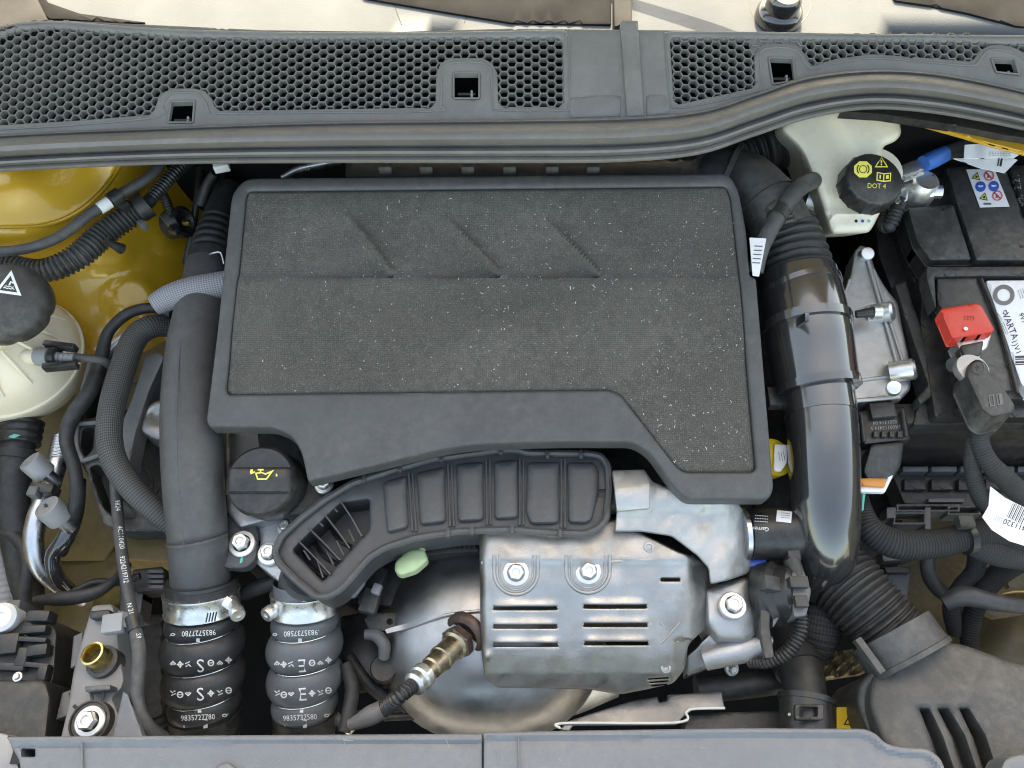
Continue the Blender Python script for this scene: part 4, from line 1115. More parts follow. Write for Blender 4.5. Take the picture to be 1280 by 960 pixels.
obj('flange', g, coverp, rs_t)
pads = [[(709, 578), (743, 578), (749, 590), (749, 615), (740, 650), (732, 655), (710, 654)], [(659, 578), (699, 577), (699, 655), (663, 656), (657, 640)], [(617, 577), (647, 574), (648, 648), (618, 650)], [(570, 580), (604, 577), (605, 651), (572, 653)], [(520, 591), (556, 583), (558, 653), (525, 657)], [(478, 603), (508, 594), (511, 660), (484, 667)], [(436, 622), (467, 608), (473, 670), (468, 676), (464, 664), (464, 622)]]
for p_ in pads[:6]:
    obj('panel', sheet(rp(p_, 6), hz(lambda x, y: rh(x, y) + .0085), .014, step=7, edge=8), coverp, rs_t)
for i, (a, b) in enumerate((((704, 574), (704, 660)), ((652, 574), (652, 657)), ((610, 575), (611, 656)), ((562, 580), (565, 658)), ((513, 592), (518, 664)))):
    for dx in (-2.4, 2.4):
        obj('rib', tube([P(a[0] + dx, a[1], rh(*a) + .003), P((a[0] + b[0]) / 2 + dx, (a[1] + b[1]) / 2, rh(*a) + .001), P(b[0] + dx, b[1], rh(*b) + .003)], .0013, world=True, seg=8), coverp, rs_t)
for x, y in ((552, 572), (500, 585), (626, 563), (684, 568), (726, 568), (560, 667), (640, 663), (700, 667), (590, 664), (455, 598)):
    obj('flange_clip', box(P(x, y, rh(x, y) + .008), .004, .009, .007), coverp, rs_t)
g = sheet(rp([(355, 690), (420, 620), (470, 615), (470, 670), (405, 740)], 4), hz(lambda x, y: -.082 - .00012 * max(0, 480 - x)), .01, step=9)
obj('duct_floor', g, greyp, rs_t)
for a, b in (((372, 675), (413, 718)), ((385, 659), (425, 700)), ((405, 642), (437, 685)), ((425, 625), (452, 670))):
    g = G()
    for (x, y) in (a, ((a[0] + b[0]) / 2 + 1, (a[1] + b[1]) / 2), b):
        for h_ in (rh(x, y) + .003, rh(x, y) - .03):
            p = P(x, y, rh(x, y) + .003); p.z = ZB + h_
            g.v += [p + Vector((-.001, 0, 0)), p + Vector((.001, 0, 0))]
    for k in range(2):
        q = k * 4; g.f += [(q, q + 1, q + 5, q + 4), (q + 1, q + 3, q + 7, q + 5), (q + 2, q, q + 4, q + 6)]
    obj('window_rib', fix(g), coverp, rs_t)
for a, b in (((396, 698), (404, 722)), ((409, 690), (417, 706)), ((421, 676), (430, 694)), ((436, 662), (443, 677)), ((417, 634), (422, 640)), ((398, 652), (404, 658)), ((380, 688), (388, 700))):
    obj('window_rib', tube([(a[0], a[1], rh(*a) - .002), (b[0], b[1], rh(*b) - .002)], 1.3, seg=8), coverp, rs_t)
for a, b in (((378, 692), (408, 722)), ((392, 676), (424, 706)), ((414, 660), (440, 684))):
    obj('inner_rib', tube([P(a[0], a[1], -.088), P((a[0] + b[0]) / 2 - 3, (a[1] + b[1]) / 2 + 3, -.086), P(b[0], b[1], -.088)], .003, world=True, seg=8), gloss, rs_t)
obj('outlet_neck', tube([(388, 715, -.085), (383, 728, -.105), (381, 744, -.122)], [34, 34, 34], seg=40), coverp, rs_t)
g = sheet(rp([(432, 712), (448, 700), (458, 720), (456, 730), (442, 748), (430, 744), (422, 735)], 4), hz(-.10), .004, holes=[circ(441, 731, 5, 14, 8)], step=8, edge=2)
obj('fixing_eye', g, shelfp, rs_t)

# dipstick
dp = T('dipstick_handle', 'pale green oil dipstick handle beside the converter', 'dipstick', P(514, 705, -.2))
g = sheet(rp([(494, 702), (512, 687), (530, 686), (536, 700), (520, 714), (500, 720), (493, 714)], 5), hz(lambda x, y: -.085 + .004 * math.exp(-((x - 514) ** 2 + (y - 702) ** 2) / 60)), .012, step=5, edge=5)
obj('handle', g, palegrn, dp)
obj('ring', tube([P(503, 692, -.092), P(510, 684, -.09), P(522, 683, -.09), P(530, 690, -.092)], .0035, world=True, seg=10), palegrn, dp)
obj('stem', tube([(516, 706, -.09), (522, 715, -.16)], 4, seg=12), plastic, dp)

# catalytic converter
ct = T('catalytic_converter', 'domed bare steel catalytic converter with welded seam', 'converter', P(610, 800, -.36))
cc = P(614, 792, -.225)
g = G(); nr, ns = 28, 48
for i in range(nr + 1):
    a = math.pi * i / nr
    for j in range(ns):
        b = 2 * math.pi * j / ns
        sx_ = math.copysign(abs(math.cos(a)) ** .86, math.cos(a))
        g.v.append(cc + Vector((-.141 * sx_, .126 * math.sin(a) ** .9 * math.cos(b), .112 * math.sin(a) ** .9 * math.sin(b))))
for i in range(nr):
    for j in range(ns): g.f.append((i * ns + j, i * ns + (j + 1) % ns, (i + 1) * ns + (j + 1) % ns, (i + 1) * ns + j))
dome = obj('converter_shell', fix(g), catm, ct, ang=70)
BV = BVHTree.FromPolygons(g.v, g.f)
def ondome(x, y, lift):
    loc, nn, i, t = BV.ray_cast(CAM, ray(x, y).normalized())
    if loc is None: return P(x, y, -.2)
    if nn.dot(CAM - loc) < 0: nn = -nn
    return loc + nn * lift
obj('weld_seam', tube([ondome(x, y, .002) for x, y in ((506, 787), (520, 782), (540, 775), (560, 769), (580, 766), (604, 764))], .0018, world=True, seg=8), catm, ct)
g = sheet(rp([(488, 787), (520, 777), (553, 766), (556, 769), (522, 783), (490, 792)], 1), lambda x, y, d: ondome(max(x, 508), y, .004) + Vector(((min(x, 508) - 508) * .0011, 0, 0)), .003, step=6)
obj('seam_flange', g, catm, ct)
obj('lower_pipe', tube([(640, 850, -.33), (690, 850, -.34), (760, 830, -.34)], [40, 46, 40], seg=26), catm, ct)

# oxygen sensor
ox = T('oxygen_sensor', 'heat tinted oxygen sensor with ribbed cable screwed into the converter', 'sensor', ondome(575, 800, 0))
b0 = ondome(578, 797, .0); b1 = P(512, 861, -.06)
ax = (b1 - b0).normalized()
obj('boss', lathe(b0 - ax * .012, ax, [(.027, .002), (.026, .008), (.023, .011), (.019, .012), (.018, .008)], 36), rusty, ox)
obj('hex_nut', lathe(b0 + ax * .004, ax, [(.019, 0), (.0195, .010), (.017, .012)], 24, rfun=lambda a, r, z: hexhead(a)), rusty, ox)
obj('sensor_body', lathe(b0 + ax * .014, ax, [(.0165, 0), (.0165, .003), (.0135, .005), (.0135, .026), (.0142, .0265), (.0142, .029), (.0125, .030), (.0122, .046), (.0105, .048), (.0105, .062)], 30), brass, ox)
obj('crimp', lathe(b0 + ax * .070, ax, [(.0098, 0), (.0135, .002), (.0135, .010), (.0115, .012), (.0125, .014), (.0125, .020), (.009, .023), (1e-7, .023)], 26), zinc, ox)
e0 = b0 + ax * .09
obj('ribbed_cable', tube([e0, e0 + ax * .02 + Vector((-.003, 0, 0)), P(480, 886, -.075), P(466, 893, -.078)], [.008, .0085, .0085, .008], world=True, seg=16, corr=(.0036, .25, 0, 1)), plastic, ox)
obj('cable_sleeve', tube([P(478, 887, -.076), P(462, 895, -.078), P(448, 902, -.082), P(438, 906, -.086)], [.0095, .0100, .0075, .006], world=True, seg=16), greyp, ox)

# main heat shield
SL = [(617, 696, 761), (617, 696, 784), (617, 697, 807), (730, 808, 759), (730, 809, 782), (731, 810, 805)]
hb_ = lambda y: np.interp(y, [655, 700, 706, 730, 800, 822, 840, 872], [-.052, -.056, -.060, -.066, -.092, -.102, -.113, -.142])
def sh_h(x, y):
    h = float(hb_(y))
    h -= .028 * max(0, (x - 856) / 34) ** 1.5 if y < 800 else .0005 * max(0, x - 840)
    h -= .010 * max(0, (612 - x) / 12) ** 2
    for x0, x1, ys in SL:
        if x0 - 4 < x < x1 + 4 and 0 <= ys - y < 13:
            h += .0055 * (1 - (ys - y) / 13) ** 1.2 * min(1, (x - x0 + 4) / 12, (x1 + 4 - x) / 12)
    for cx, cy in ((645, 716), (735, 714)):
        d = math.hypot(x - cx, y - cy) if y > cy else max(abs(x - cx), 0)
        if y > 690:
            h += 0
    for x0, y0, x1, y1 in ((822, 776, 848, 800), (848, 776, 826, 802), (822, 802, 850, 800)):
        t = max(0, min(1, ((x - x0) * (x1 - x0) + (y - y0) * (y1 - y0)) / ((x1 - x0) ** 2 + (y1 - y0) ** 2)))
        d = math.hypot(x - x0 - t * (x1 - x0), y - y0 - t * (y1 - y0)); h += 0
    h += .0012 * math.sin(x * .05 + 1) * math.sin(y * .043) + .0006 * math.sin(x * .13) * math.sin(y * .11)
    h += .006 * math.exp(-(((x - 608) / 5) ** 2 + ((y - 820) / 5) ** 2))
    return h
so = [(599, 650), (780, 650), (806, 668), (849, 690), (872, 697), (886, 710), (884, 735), (888, 780), (870, 796), (860, 806), (857, 835), (842, 854), (806, 862), (775, 868), (740, 862), (682, 860), (622, 860), (606, 848), (602, 820), (600, 760)]
so = rp(so, 6, 3)
holes = [rect(a, y - 3.2, b, y + 1.2) for a, b, y in SL] + [rect(826, 722.5, 850, 726.5, 1.5)] + [rp([(810 + k * 2, 848 + k * 4.2), (836 - k, 846 + k * 4.2), (836 - k, 847.8 + k * 4.2), (810 + k * 2, 849.8 + k * 4.2)], .4) for k in range(3)]
hs = T('heat_shield', 'silver pressed steel heat shield with six louvre slots', 'heat shield', P(740, 860, -.25))
g = sheet(so, hz(sh_h), .0016, holes=holes, step=3.3, edge=2.5)
obj('shield_panel', g, shield, hs, ang=50)
bolt(645, 716, -.064, 17, hs, n=(0, -.2, 1)); bolt(735, 714, -.064, 17, hs, n=(0, -.2, 1)); bolt(646, 862, -.160, 11, hs, n=(0, -.7, .7))
for cx, cy in ((645, 716), (735, 714)):
    for rr_, w_ in ((27, .0022), (21, .0012)):
        U_ = [(cx - rr_, 694), (cx - rr_, cy)] + [(cx - rr_ * math.cos(a), cy + rr_ * math.sin(a)) for a in np.linspace(.3, 2.84, 8)] + [(cx + rr_, cy), (cx + rr_, 694)]
        obj('embossed_bead', tube([P(x, y, sh_h(x, y) + .0001) for x, y in U_], w_, world=True, seg=10, step=.003), shield, hs)
for a, b in (((824, 778), (850, 800)), ((850, 778), (828, 803)), ((826, 804), (848, 802))):
    obj('stamped_line', tube([P(*a, sh_h(*a) - .0003), P(*b, sh_h(*b) - .0003)], .0011, world=True, seg=8), shield, hs)
obj('fold_bead', tube([P(x, 703, sh_h(x, 703) - .0006) for x in (602, 618)], .0018, world=True, seg=8), shield, hs)
obj('fold_bead', tube([P(x, 702 - (x - 764) * .06, sh_h(x, 702) - .0006) for x in (764, 800, 840, 866)], .0018, world=True, seg=8), shield, hs)
for x, y in ((811, 684), (832, 835)):
    obj('dimple', lathe(P(x, y, sh_h(x, y)), (0, -.2, 1), [(.006, -.001), (.0055, .0012), (.0035, .0014), (.003, .0003), (1e-7, .0003)], 18), shield, hs)

# upper foil shield over the turbo
uo = rp([(765, 588), (806, 587), (815, 602), (859, 619), (919, 624), (931, 640), (940, 690), (936, 716), (910, 725), (888, 730), (886, 710), (872, 694), (840, 670), (802, 664), (768, 664), (771, 640)], 4)
def uh(x, y):
    h = -.035
    h += .010 * (1 - ((y - 612) / 28) ** 2) if y < 640 else .0 - .00022 * (y - 640)
    if x < 815 and y < 640: h += .004
    h -= .00025 * max(0, x - 905) ** 1.35
    h += .0008 * math.sin(x * .11 + y * .05) * math.sin(y * .09) + .0005 * math.sin(x * .31) * math.sin(y * .27)
    for cx, cy, r in ((905, 668, 16), (880, 650, 12)):
        h -= .006 * math.exp(-((x - cx) ** 2 + (y - cy) ** 2) / r ** 2)
    return h
us = T('turbo_shield', 'crumpled pale foil heat shield over the turbocharger', 'heat shield', P(860, 700, -.12))
obj('foil_panel', sheet(uo, hz(uh), .0016, step=5, edge=3), foil, us, ang=55)
obj('edge_lip', sheet(rp([(766, 588), (806, 587), (813, 603), (812, 636), (771, 640), (768, 612)], 2), hz(lambda x, y: uh(x, y) + .003), .0014, step=6, edge=1.5), foil, us, ang=55)
tag(obj('link_pipe', tube([(740, 622, -.06), (772, 625, -.06), (800, 628, -.06)], [17, 18, 18], seg=24), darkm), 'short dark pipe joining the duct to the foil shield', 'pipe')

# turbo castings
tu = T('turbocharger', 'cast aluminium turbocharger housing right of the heat shield', 'turbocharger', P(910, 800, -.3))
g = sheet(rp([(882, 736), (912, 726), (944, 718), (952, 740), (948, 790), (934, 802), (898, 800), (884, 780)], 7), hz(lambda x, y: -.085 - .0003 * max(0, y - 770) - .0002 * max(0, x - 925)), .05, step=7, edge=7)
obj('housing', g, cast, tu)
g = sheet(rp([(870, 810), (890, 786), (948, 792), (948, 800), (905, 826), (858, 846), (858, 820)], 4), hz(lambda x, y: -.115 - .0006 * max(0, y - 800)), .02, step=8, edge=4)
obj('guard_plate', g, shield, tu)
obj('outlet', tube([(880, 824, -.13), (915, 815, -.12), (955, 806, -.115)], [14, 16, 17], seg=26), cast, tu)
bolt(916, 757, -.076, 17, tu); bolt(958, 800, -.105, 9, tu, n=(.6, -.2, .6)); bolt(915, 836, -.15, 9, tu, n=(.2, -.3, .6))
obj('compressor_ring', lathe(P(935, 752, -.11), (1, 0, .12), [(.040, 0), (.044, .004), (.044, .012), (.040, .016)], 36), plastic, tu)

# electric actuator
ea = T('turbo_actuator', 'black cylindrical turbo actuator with white data label', 'actuator', P(965, 690, -.12))
p0, p1 = P(934, 668, -.075), P(1001, 666, -.075); L_ = (p1 - p0).length; ax = (p1 - p0).normalized(); rr = 32 * S(965, 668, -.07)
can_ = obj('canister', lathe(p0, ax, [(rr * .96, 0), (rr, .002), (rr, L_ - .012), (rr * .97, L_ - .006), (rr * .86, L_ - .001), (1e-7, L_)], 44), plastic, ea)
obj('flange', lathe(p0 - ax * .008, ax, [(rr * 1.06, 0), (rr * 1.06, .005), (rr * .97, .007)], 44), alu, ea)
obj('blue_seal', box(P(945, 706, -.085), .022, .010, .010), bluep, ea)
lab = decal('data_label', quad2(), 980, 646, 7, can_, paper, ang=6, sx=1.35, parent=can_)
rr_ = random.Random(5)
cells = [[(i * .2 - 1, j * .2 - 1), (i * .2 - .8, j * .2 - 1), (i * .2 - .8, j * .2 - .8), (i * .2 - 1, j * .2 - .8)] for i in range(10) for j in range(10) if rr_.random() < .5]
tx = [[(-1 + .25 * i, .62 - .5 * j), (-.85 + .25 * i, .62 - .5 * j), (-.85 + .25 * i, .75 - .5 * j), (-1 + .25 * i, .75 - .5 * j)] for i in range(8) for j in range(3)]
decal('small_print', poly2(*tx), 952, 650, 7, can_, white, ang=4, parent=can_, sx=1.2)
decal('maker_name', 'Garrett', 950, 661, 5, can_, white, ang=183, parent=can_)
decal('small_print', poly2(*tx), 982, 646, 5.5, can_, blackp, ang=6, parent=can_, lift=.0009)
g = sheet(rp([(984, 686), (1000, 684), (1002, 700), (986, 704)], 2), hz(-.06), .02, step=8, edge=2); obj('socket', g, plastic2, ea)
g = sheet(rp([(986, 716), (1004, 712), (1014, 738), (1008, 770), (992, 772), (988, 740)], 3), hz(-.058), .024, step=8, edge=3); obj('plug', g, greyp, ea)
obj('plug_latch', box(P(998, 728, -.052), .020, .012, .008), plastic2, ea); obj('plug_latch', box(P(1001, 752, -.052), .014, .012, .008), plastic2, ea)
obj('plug_neck', tube([(990, 700, -.066), (997, 722, -.066)], 10, seg=14), plastic2, ea)
obj('cable', tube([(1003, 768, -.07), (1000, 792, -.075), (984, 815, -.085), (960, 827, -.10), (936, 828, -.12)], [8.5, 9, 9, 8, 7], seg=16, corr=(.0042, .22, 0, 1)), plastic, ea)
sv = T('wastegate_solenoid', 'black round solenoid with clip strap beside the turbo bolt', 'solenoid', P(960, 745, -.14))
obj('solenoid_body', lathe(P(952, 744, -.10), (.75, -.1, .65), [(.034, 0), (.036, .004), (.036, .020), (.030, .026), (.029, .040), (.024, .044), (1e-7, .044)], 36), plastic, sv)
obj('clip', box(P(962, 730, -.055), .024, .016, .012, rot(0, 30, 0)), plastic2, sv)
g = sheet(rp([(950, 745), (964, 742), (962, 785), (968, 822), (956, 824), (950, 790)], 3), hz(-.07), .006, step=8, edge=2); obj('strap', g, plastic2, sv)
g = sheet(rp([(964, 752), (988, 750), (966, 785)], 2), hz(-.075), .005, step=8, edge=2); obj('bracket', g, greyp, sv)

# ================================================================= RIGHT SIDE
# intake pipe
ip = T('intake_pipe', 'wide black intake pipe with bellows right of the engine cover', 'pipe', P(1030, 650, -.2))
obj('elbow', tube([(878, 226, .03), (915, 222, .04), (940, 236, .045), (962, 262, .04), (978, 292, .03)], [34, 36, 38, 39, 39], seg=36), plastic2, ip)
for p_, q_, r_ in (((908, 220, .04), (914, 222, .04), 41), ((953, 252, .042), (958, 258, .042), 41)):
    obj('elbow_ring', tube([p_, q_], r_, seg=36), plastic2, ip)
obj('bellows', tube([(978, 282, .024), (988, 312, .016), (996, 345, .008), (998, 356, .006)], [40, 43, 46, 47], seg=40, corr=(.0112, .10, .05, .9)), rubber, ip)
up_ = obj('upper_section', tube([(996, 346, .008), (1004, 385, 0), (1010, 420, -.008), (1016, 455, -.015), (1021, 486, -.02)], [48, 51, 53, 52, 51], seg=44), gloss, ip)
for p_, q_, r_ in (((999, 360, .005), (1001, 366, .004), 51), ((1006.5, 402, -.003), (1008.5, 412, -.005), 55.5), ((1020, 480, -.019), (1022, 489, -.021), 53)):
    obj('joint_ring', tube([p_, q_], r_, seg=44), gloss, ip)
obj('lower_section', tube([(1021, 484, -.02), (1027, 530, -.026), (1030, 580, -.035), (1031, 640, -.055), (1029, 690, -.09), (1018, 722, -.14)], [43, 43, 42.5, 42, 40, 36], seg=44), gloss, ip)
obj('collar', tube([(1021.5, 492, -.0205), (1026, 520, -.0245)], 44.2, seg=44), gloss, ip)
obj('side_lug', box(P(1003, 400, .048), .005, .010, .03, rot(20)), gloss, ip)
g = tube([(958, 498, -.04), (982, 498, -.04)], 7, seg=12); g.add(box(P(968, 498, -.035), .018, .026, .014))
obj('sensor_plug', g, plastic2, ip)
yc = T('yellow_cap', 'yellow capped breather fitting with white tag beside the cover', 'fitting', P(972, 575, -.1))
obj('fitting_cap', lathe(P(968, 572, -.06), (.35, -.1, 1), [(.021, -.02), (.023, -.012), (.023, .002), (.019, .005), (1e-7, .006)], 24), yelp, yc)
yl = obj('white_tag', sheet(rp([(968, 555), (984, 556), (984, 578), (976, 590), (967, 588)], 3), hz(-.048), .002, step=8, edge=1), paper, yc)
decal('small_print', poly2(*tx), 976, 571, 6, yl, blackp, ang=80, parent=yl)
obj('spout', tube([(982, 570, -.06), (1006, 572, -.06)], [8, 7], seg=14), greyp, yc)
tag(obj('breather_hose', tube([(1016, 226, .05), (1000, 234, .075), (984, 252, .082), (968, 278, .078), (952, 310, .065), (944, 340, .05)], [11, 11.5, 11, 10.5, 10, 10], seg=18), rubberg), 'curved grey breather hose over the intake pipe elbow', 'hose')
tg = T('hose_tag', 'folded white paper tag hanging on the breather hose', 'tag', P(945, 330, .03))
tgo = obj('tag_sheet', sheet(rp([(937, 297), (958, 298), (949, 345), (941, 344)], 1), hz(.088), .0012, step=8), paper, tg)
for k in range(6): decal('print_line', poly2([(-1, -.12), (1, -.12), (1, .12), (-1, .12)]), 948 - k * .7, 308 + k * 5.2, 5, tgo, greyp, ang=3, parent=tgo)
obj('hose_clip', tube([(976, 262, .08), (970, 272, .08)], 13, seg=14), plastic, tg)
cvn = T('sensor_fitting', 'small ribbed sensor fitting under the breather hose', 'fitting', P(982, 276, .04))
obj('fitting', tube([(978, 262, .075), (984, 282, .068)], [10, 13], seg=18, corr=(.006, .15, 0, 1)), plastic, cvn)
obj('tie', box(P(966, 258, .085), .018, .008, .010, rot(0, 0, 40)), plastic2, cvn)
bb = T('brake_booster', 'black ribbed bellows behind the brake fluid reservoir', 'bellows', P(950, 190, .0))
obj('bellows', tube([(905, 205, -.0), (940, 188, .01), (975, 176, .02), (1010, 170, .02)], [30, 32, 36, 38], seg=34, corr=(.016, .14, .2, 1)), rubber, bb)
obj('rear_casing', box(P(890, 215, .04), .08, .07, .05, rot(10, 0, -10)), plastic2, bb)
obj('metal_stub', tube([(1006, 250, -.0), (1030, 255, 0)], [17, 17], seg=20), zinc, bb)
obj('servo_drum', lathe(P(1040, 215, -.12), (0, -1, .2), [(.11, -.02), (.115, .0), (.10, .02), (.06, .035), (1e-7, .04)], 40), plastic, bb)

# brake fluid reservoir
rv = T('brake_fluid_reservoir', 'yellowed translucent brake fluid reservoir with black cap', 'reservoir', P(1040, 280, -.06))
vo = rp([(972, 160), (1000, 132), (1108, 136), (1124, 148), (1127, 168), (1118, 178), (1104, 182), (1098, 236), (1102, 262), (1092, 282), (1086, 291), (1040, 293), (1036, 286), (1022, 240), (1002, 188)], [14, 10, 8, 6, 6, 6, 8, 20, 8, 8, 5, 8, 8, 20, 14])
def vh(x, y):
    h = .085 - .00042 * (y - 150)
    h += .012 / (1 + math.exp(-(x - 1040 - (y - 150) * .55) / 4)) * (1 if y < 200 else math.exp(-(y - 200) / 12))
    h -= .004 * math.exp(-((y - 258) / 9) ** 2) + (.004 if y > 272 else 0)
    return h
obj('reservoir_body', sheet(vo, hz(vh), .07, step=6, edge=9, dirn=(.02, .75, -1)), reserv, rv, ang=50)
obj('filler_neck', lathe(P(1080, 232, .03), (.06, -.25, 1), [(.030, 0), (.030, .04)], 30), reserv, rv)
n_ = Vector((.08, -.22, 1)).normalized(); o_ = P(1082, 235, .062); r1 = 36.5 * S(1085, 218, .08)
def bc(a, r, z): return 1 + (.03 if (z < .019 and r > r1 * .9 and (a * 14 / (2 * math.pi)) % 1 < .16) else 0)
bcap = obj('screw_cap', lathe(o_, n_, [(r1 * .98, -.004), (r1, -.002), (r1, .018), (r1 * .96, .022), (r1 * .90, .0235), (1e-7, .024)], 112, rfun=bc), plastic, rv)
octo = [(1.05 * math.cos(math.pi / 8 + i * math.pi / 4), .95 * math.sin(math.pi / 8 + i * math.pi / 4)) for i in range(8)]
decal('brake_symbol', poly2(octo), 1078.5, 212, 11.5, bcap, yellow, parent=bcap)
decal('brake_circle', ring2(circ(0, 0, 1, 20), circ(0, 0, .82, 20)), 1078.5, 212, 5, bcap, blackp, parent=bcap, lift=.0009)
for sg in (-1, 1):
    arc = [(sg * 1.0 * math.cos(a), math.sin(a)) for a in np.linspace(-.75, .75, 8)]; arc2 = [(sg * .84 * math.cos(a), .84 * math.sin(a)) for a in np.linspace(-.75, .75, 8)]
    decal('brake_arc', (arc + arc2, [(i, i + 1, 9 + i, 8 + i) for i in range(7)]), 1078.5, 212, 8, bcap, blackp, parent=bcap, lift=.0009)
decal('warning_triangle', join2(ring2([(-1, -.7), (1, -.7), (0, .95)], [(-.72, -.54), (.72, -.54), (0, .65)]), poly2([(-.09, -.1), (.09, -.1), (.12, .35), (-.12, .35)], [(-.1, -.4), (.1, -.4), (.1, -.22), (-.1, -.22)])), 1101.5, 203.5, 8.5, bcap, yellow, parent=bcap)
book = join2(ring2([(-1, -.6), (0, -.75), (1, -.6), (1, .6), (0, .45), (-1, .6)], [(-.85, -.45), (0, -.58), (.85, -.45), (.85, .45), (0, .3), (-.85, .45)]), poly2([(-.08, -.6), (.08, -.6), (.08, .4), (-.08, .4)], [(-.6, -.3), (-.4, -.32), (-.4, .2), (-.6, .24)], [(.3, -.3), (.7, -.26), (.7, .28), (.3, .2)]))
decal('manual_symbol', book, 1104.5, 221, 9, bcap, yellow, ang=3, parent=bcap)
decal('lettering', 'DOT 4', 1095.5, 233, 6.2, bcap, yellow, ang=2, parent=bcap, sx=.9)
for x, m_ in ((1070, blackp), (1078, bluep), (1086, greenp)): decal('paint_dot', poly2(circ(0, 0, 1, 10)), x, 276.5, 2, bpy.data.objects['reservoir_body'], m_)

# battery
bt = T('battery', 'large black car battery with printed labels and red terminal cover', 'battery', P(1230, 400, -.16))
BH = .0
g = sheet(rp([(1126, 256), (1150, 212), (1176, 207), (1340, 204), (1340, 334), (1160, 334), (1140, 300)], [4, 4, 3, 3, 3, 8, 10]), hz(BH - .012), .03, step=16, edge=4); obj('lid', g, plastic, bt)
g = sheet(rp([(1160, 338), (1340, 338), (1340, 500), (1200, 500), (1186, 430), (1160, 360)], [6, 3, 3, 4, 8, 8]), hz(BH - .012), .03, step=16, edge=4); obj('lid', g, plastic, bt)
g = sheet(rp([(1155, 330), (1345, 330), (1345, 522), (1168, 522), (1150, 400)], 5), hz(BH - .028), .16, step=24, edge=3); obj('case', g, plastic, bt)
g = sheet(rp([(1125, 262), (1345, 262), (1345, 340), (1152, 340)], 5), hz(BH - .030), .16, step=24, edge=3); obj('case', g, plastic, bt)
pl1 = obj('top_panel', sheet(rp([(1134, 260), (1192, 256), (1214, 325), (1163, 326), (1146, 302)], 3), hz(BH), .014, step=14, edge=3), plastic2, bt)
pl2 = obj('top_panel', sheet(rp([(1182, 210), (1256, 208), (1300, 326), (1220, 326)], 2), hz(BH + .002), .016, step=14, edge=3), plastic2, bt)
obj('top_panel', sheet(rp([(1260, 207), (1340, 206), (1345, 326), (1304, 326)], 2), hz(BH + .006), .020, step=14, edge=3), plastic, bt)
pl3 = obj('top_panel', sheet(rp([(1171, 348), (1220, 347), (1246, 408), (1268, 488), (1236, 492), (1206, 420), (1172, 380)], 3), hz(BH), .014, step=14, edge=3), plastic2, bt)
obj('rim_strip', sheet(rp([(1158, 334), (1340, 333), (1340, 345), (1168, 346), (1170, 385), (1164, 370), (1158, 350)], 2), hz(BH + .003), .02, step=14, edge=3), plastic2, bt)
pl4 = obj('label_plate', sheet(rp([(1232, 351), (1345, 350), (1345, 480), (1288, 494), (1276, 480)], 3), hz(BH + .001), .014, step=14, edge=2), paper, bt)
obj('side_groove', tube([(1226, 349, BH + .002), (1250, 410, BH + .002), (1272, 492, BH + .002)], 2.5, seg=10), plastic, bt)
decal('ring_mark', ring2(circ(0, 0, 1, 28), circ(0, 0, .6, 28)), 1254.5, 369, 13, pl4, mat('print_grey', (.16, .15, .14), .6), parent=pl4, sx=1.05)
decal('lettering', 'VARTA', 1262.5, 408, 8.6, pl4, blackp, ang=68, parent=pl4, sx=.9)
decal('shield_mark', ring2([(-.7, .7), (.7, .7), (.7, 0), (0, -.8), (-.7, 0)], [(-.45, .45), (.45, .45), (.45, 0), (0, -.5), (-.45, 0)]), 1256, 391, 4, pl4, blackp, ang=68, parent=pl4)
decal('lettering', '1)V1', 1270, 434, 7, pl4, blackp, ang=68, parent=pl4)
decal('lettering', '9V7', 1278, 398, 6, pl4, blackp, ang=68, parent=pl4)
decal('barcode', poly2(*[[(-1, -1 + i * .2), (1, -1 + i * .2), (1, -1 + i * .2 + .04 + .07 * (i % 3)), (-1, -1 + i * .2 + .04 + .07 * (i % 3))] for i in range(10)]), 1279, 454, 11, pl4, blackp, ang=-2, parent=pl4, sx=.9)
decal('small_print', poly2(*tx), 1276, 368, 6, pl4, blackp, ang=70, parent=pl4)
decal('small_print', poly2(*tx), 1254, 412, 5, pl4, blackp, ang=68, parent=pl4, sx=1.6)
# warning sticker
stk = obj('warning_sticker', sheet([(1208, 212), (1243, 211), (1262, 258), (1225, 259)], hz(BH + .0035), .0006, step=14), paper, bt)
dxs, dys = (7.6, 23.0), None
for i, (x, y, c) in enumerate(((1220.5, 220.5, 'y'), (1236, 220, 'r'), (1225.5, 233.5, 'b'), (1242, 233, 'b'), (1230, 246, 'y'), (1246.5, 245, 'r'))):
    if c == 'y':
        decal('hazard_triangle', poly2([(-1, -.8), (1, -.8), (0, .95)]), x, y, 5.4, stk, yellow, ang=12, parent=stk)
        decal('hazard_outline', join2(ring2([(-1, -.8), (1, -.8), (0, .95)], [(-.75, -.64), (.75, -.64), (0, .65)]), poly2([(-.3, -.45), (.35, -.4), (.2, .0), (.05, .15), (-.25, -.1)])), x, y, 5.4, stk, blackp, ang=12, parent=stk, lift=.0008)
    elif c == 'r':
        decal('ban_sign', join2(ring2(circ(0, 0, 1, 20), circ(0, 0, .8, 20)), poly2([(-.75, .55), (-.55, .75), (.75, -.55), (.55, -.75)])), x, y, 6.4, stk, redp, parent=stk, lift=.0008)
        decal('ban_picture', poly2([(-.4, -.5), (0, -.5), (.1, .2), (-.1, .5), (-.3, .1)], [(.15, -.3), (.4, -.2), (.3, .2)]), x, y, 5.5, stk, greyp, parent=stk)
    else:
        decal('order_sign', poly2(circ(0, 0, 1, 20)), x, y, 6.6, stk, bluep, parent=stk)
        decal('order_picture', poly2([(-.5, -.1), (-.1, -.2), (.5, -.05), (.5, .25), (-.1, .15), (-.5, .3)]), x, y, 6, stk, white, parent=stk, lift=.0008)
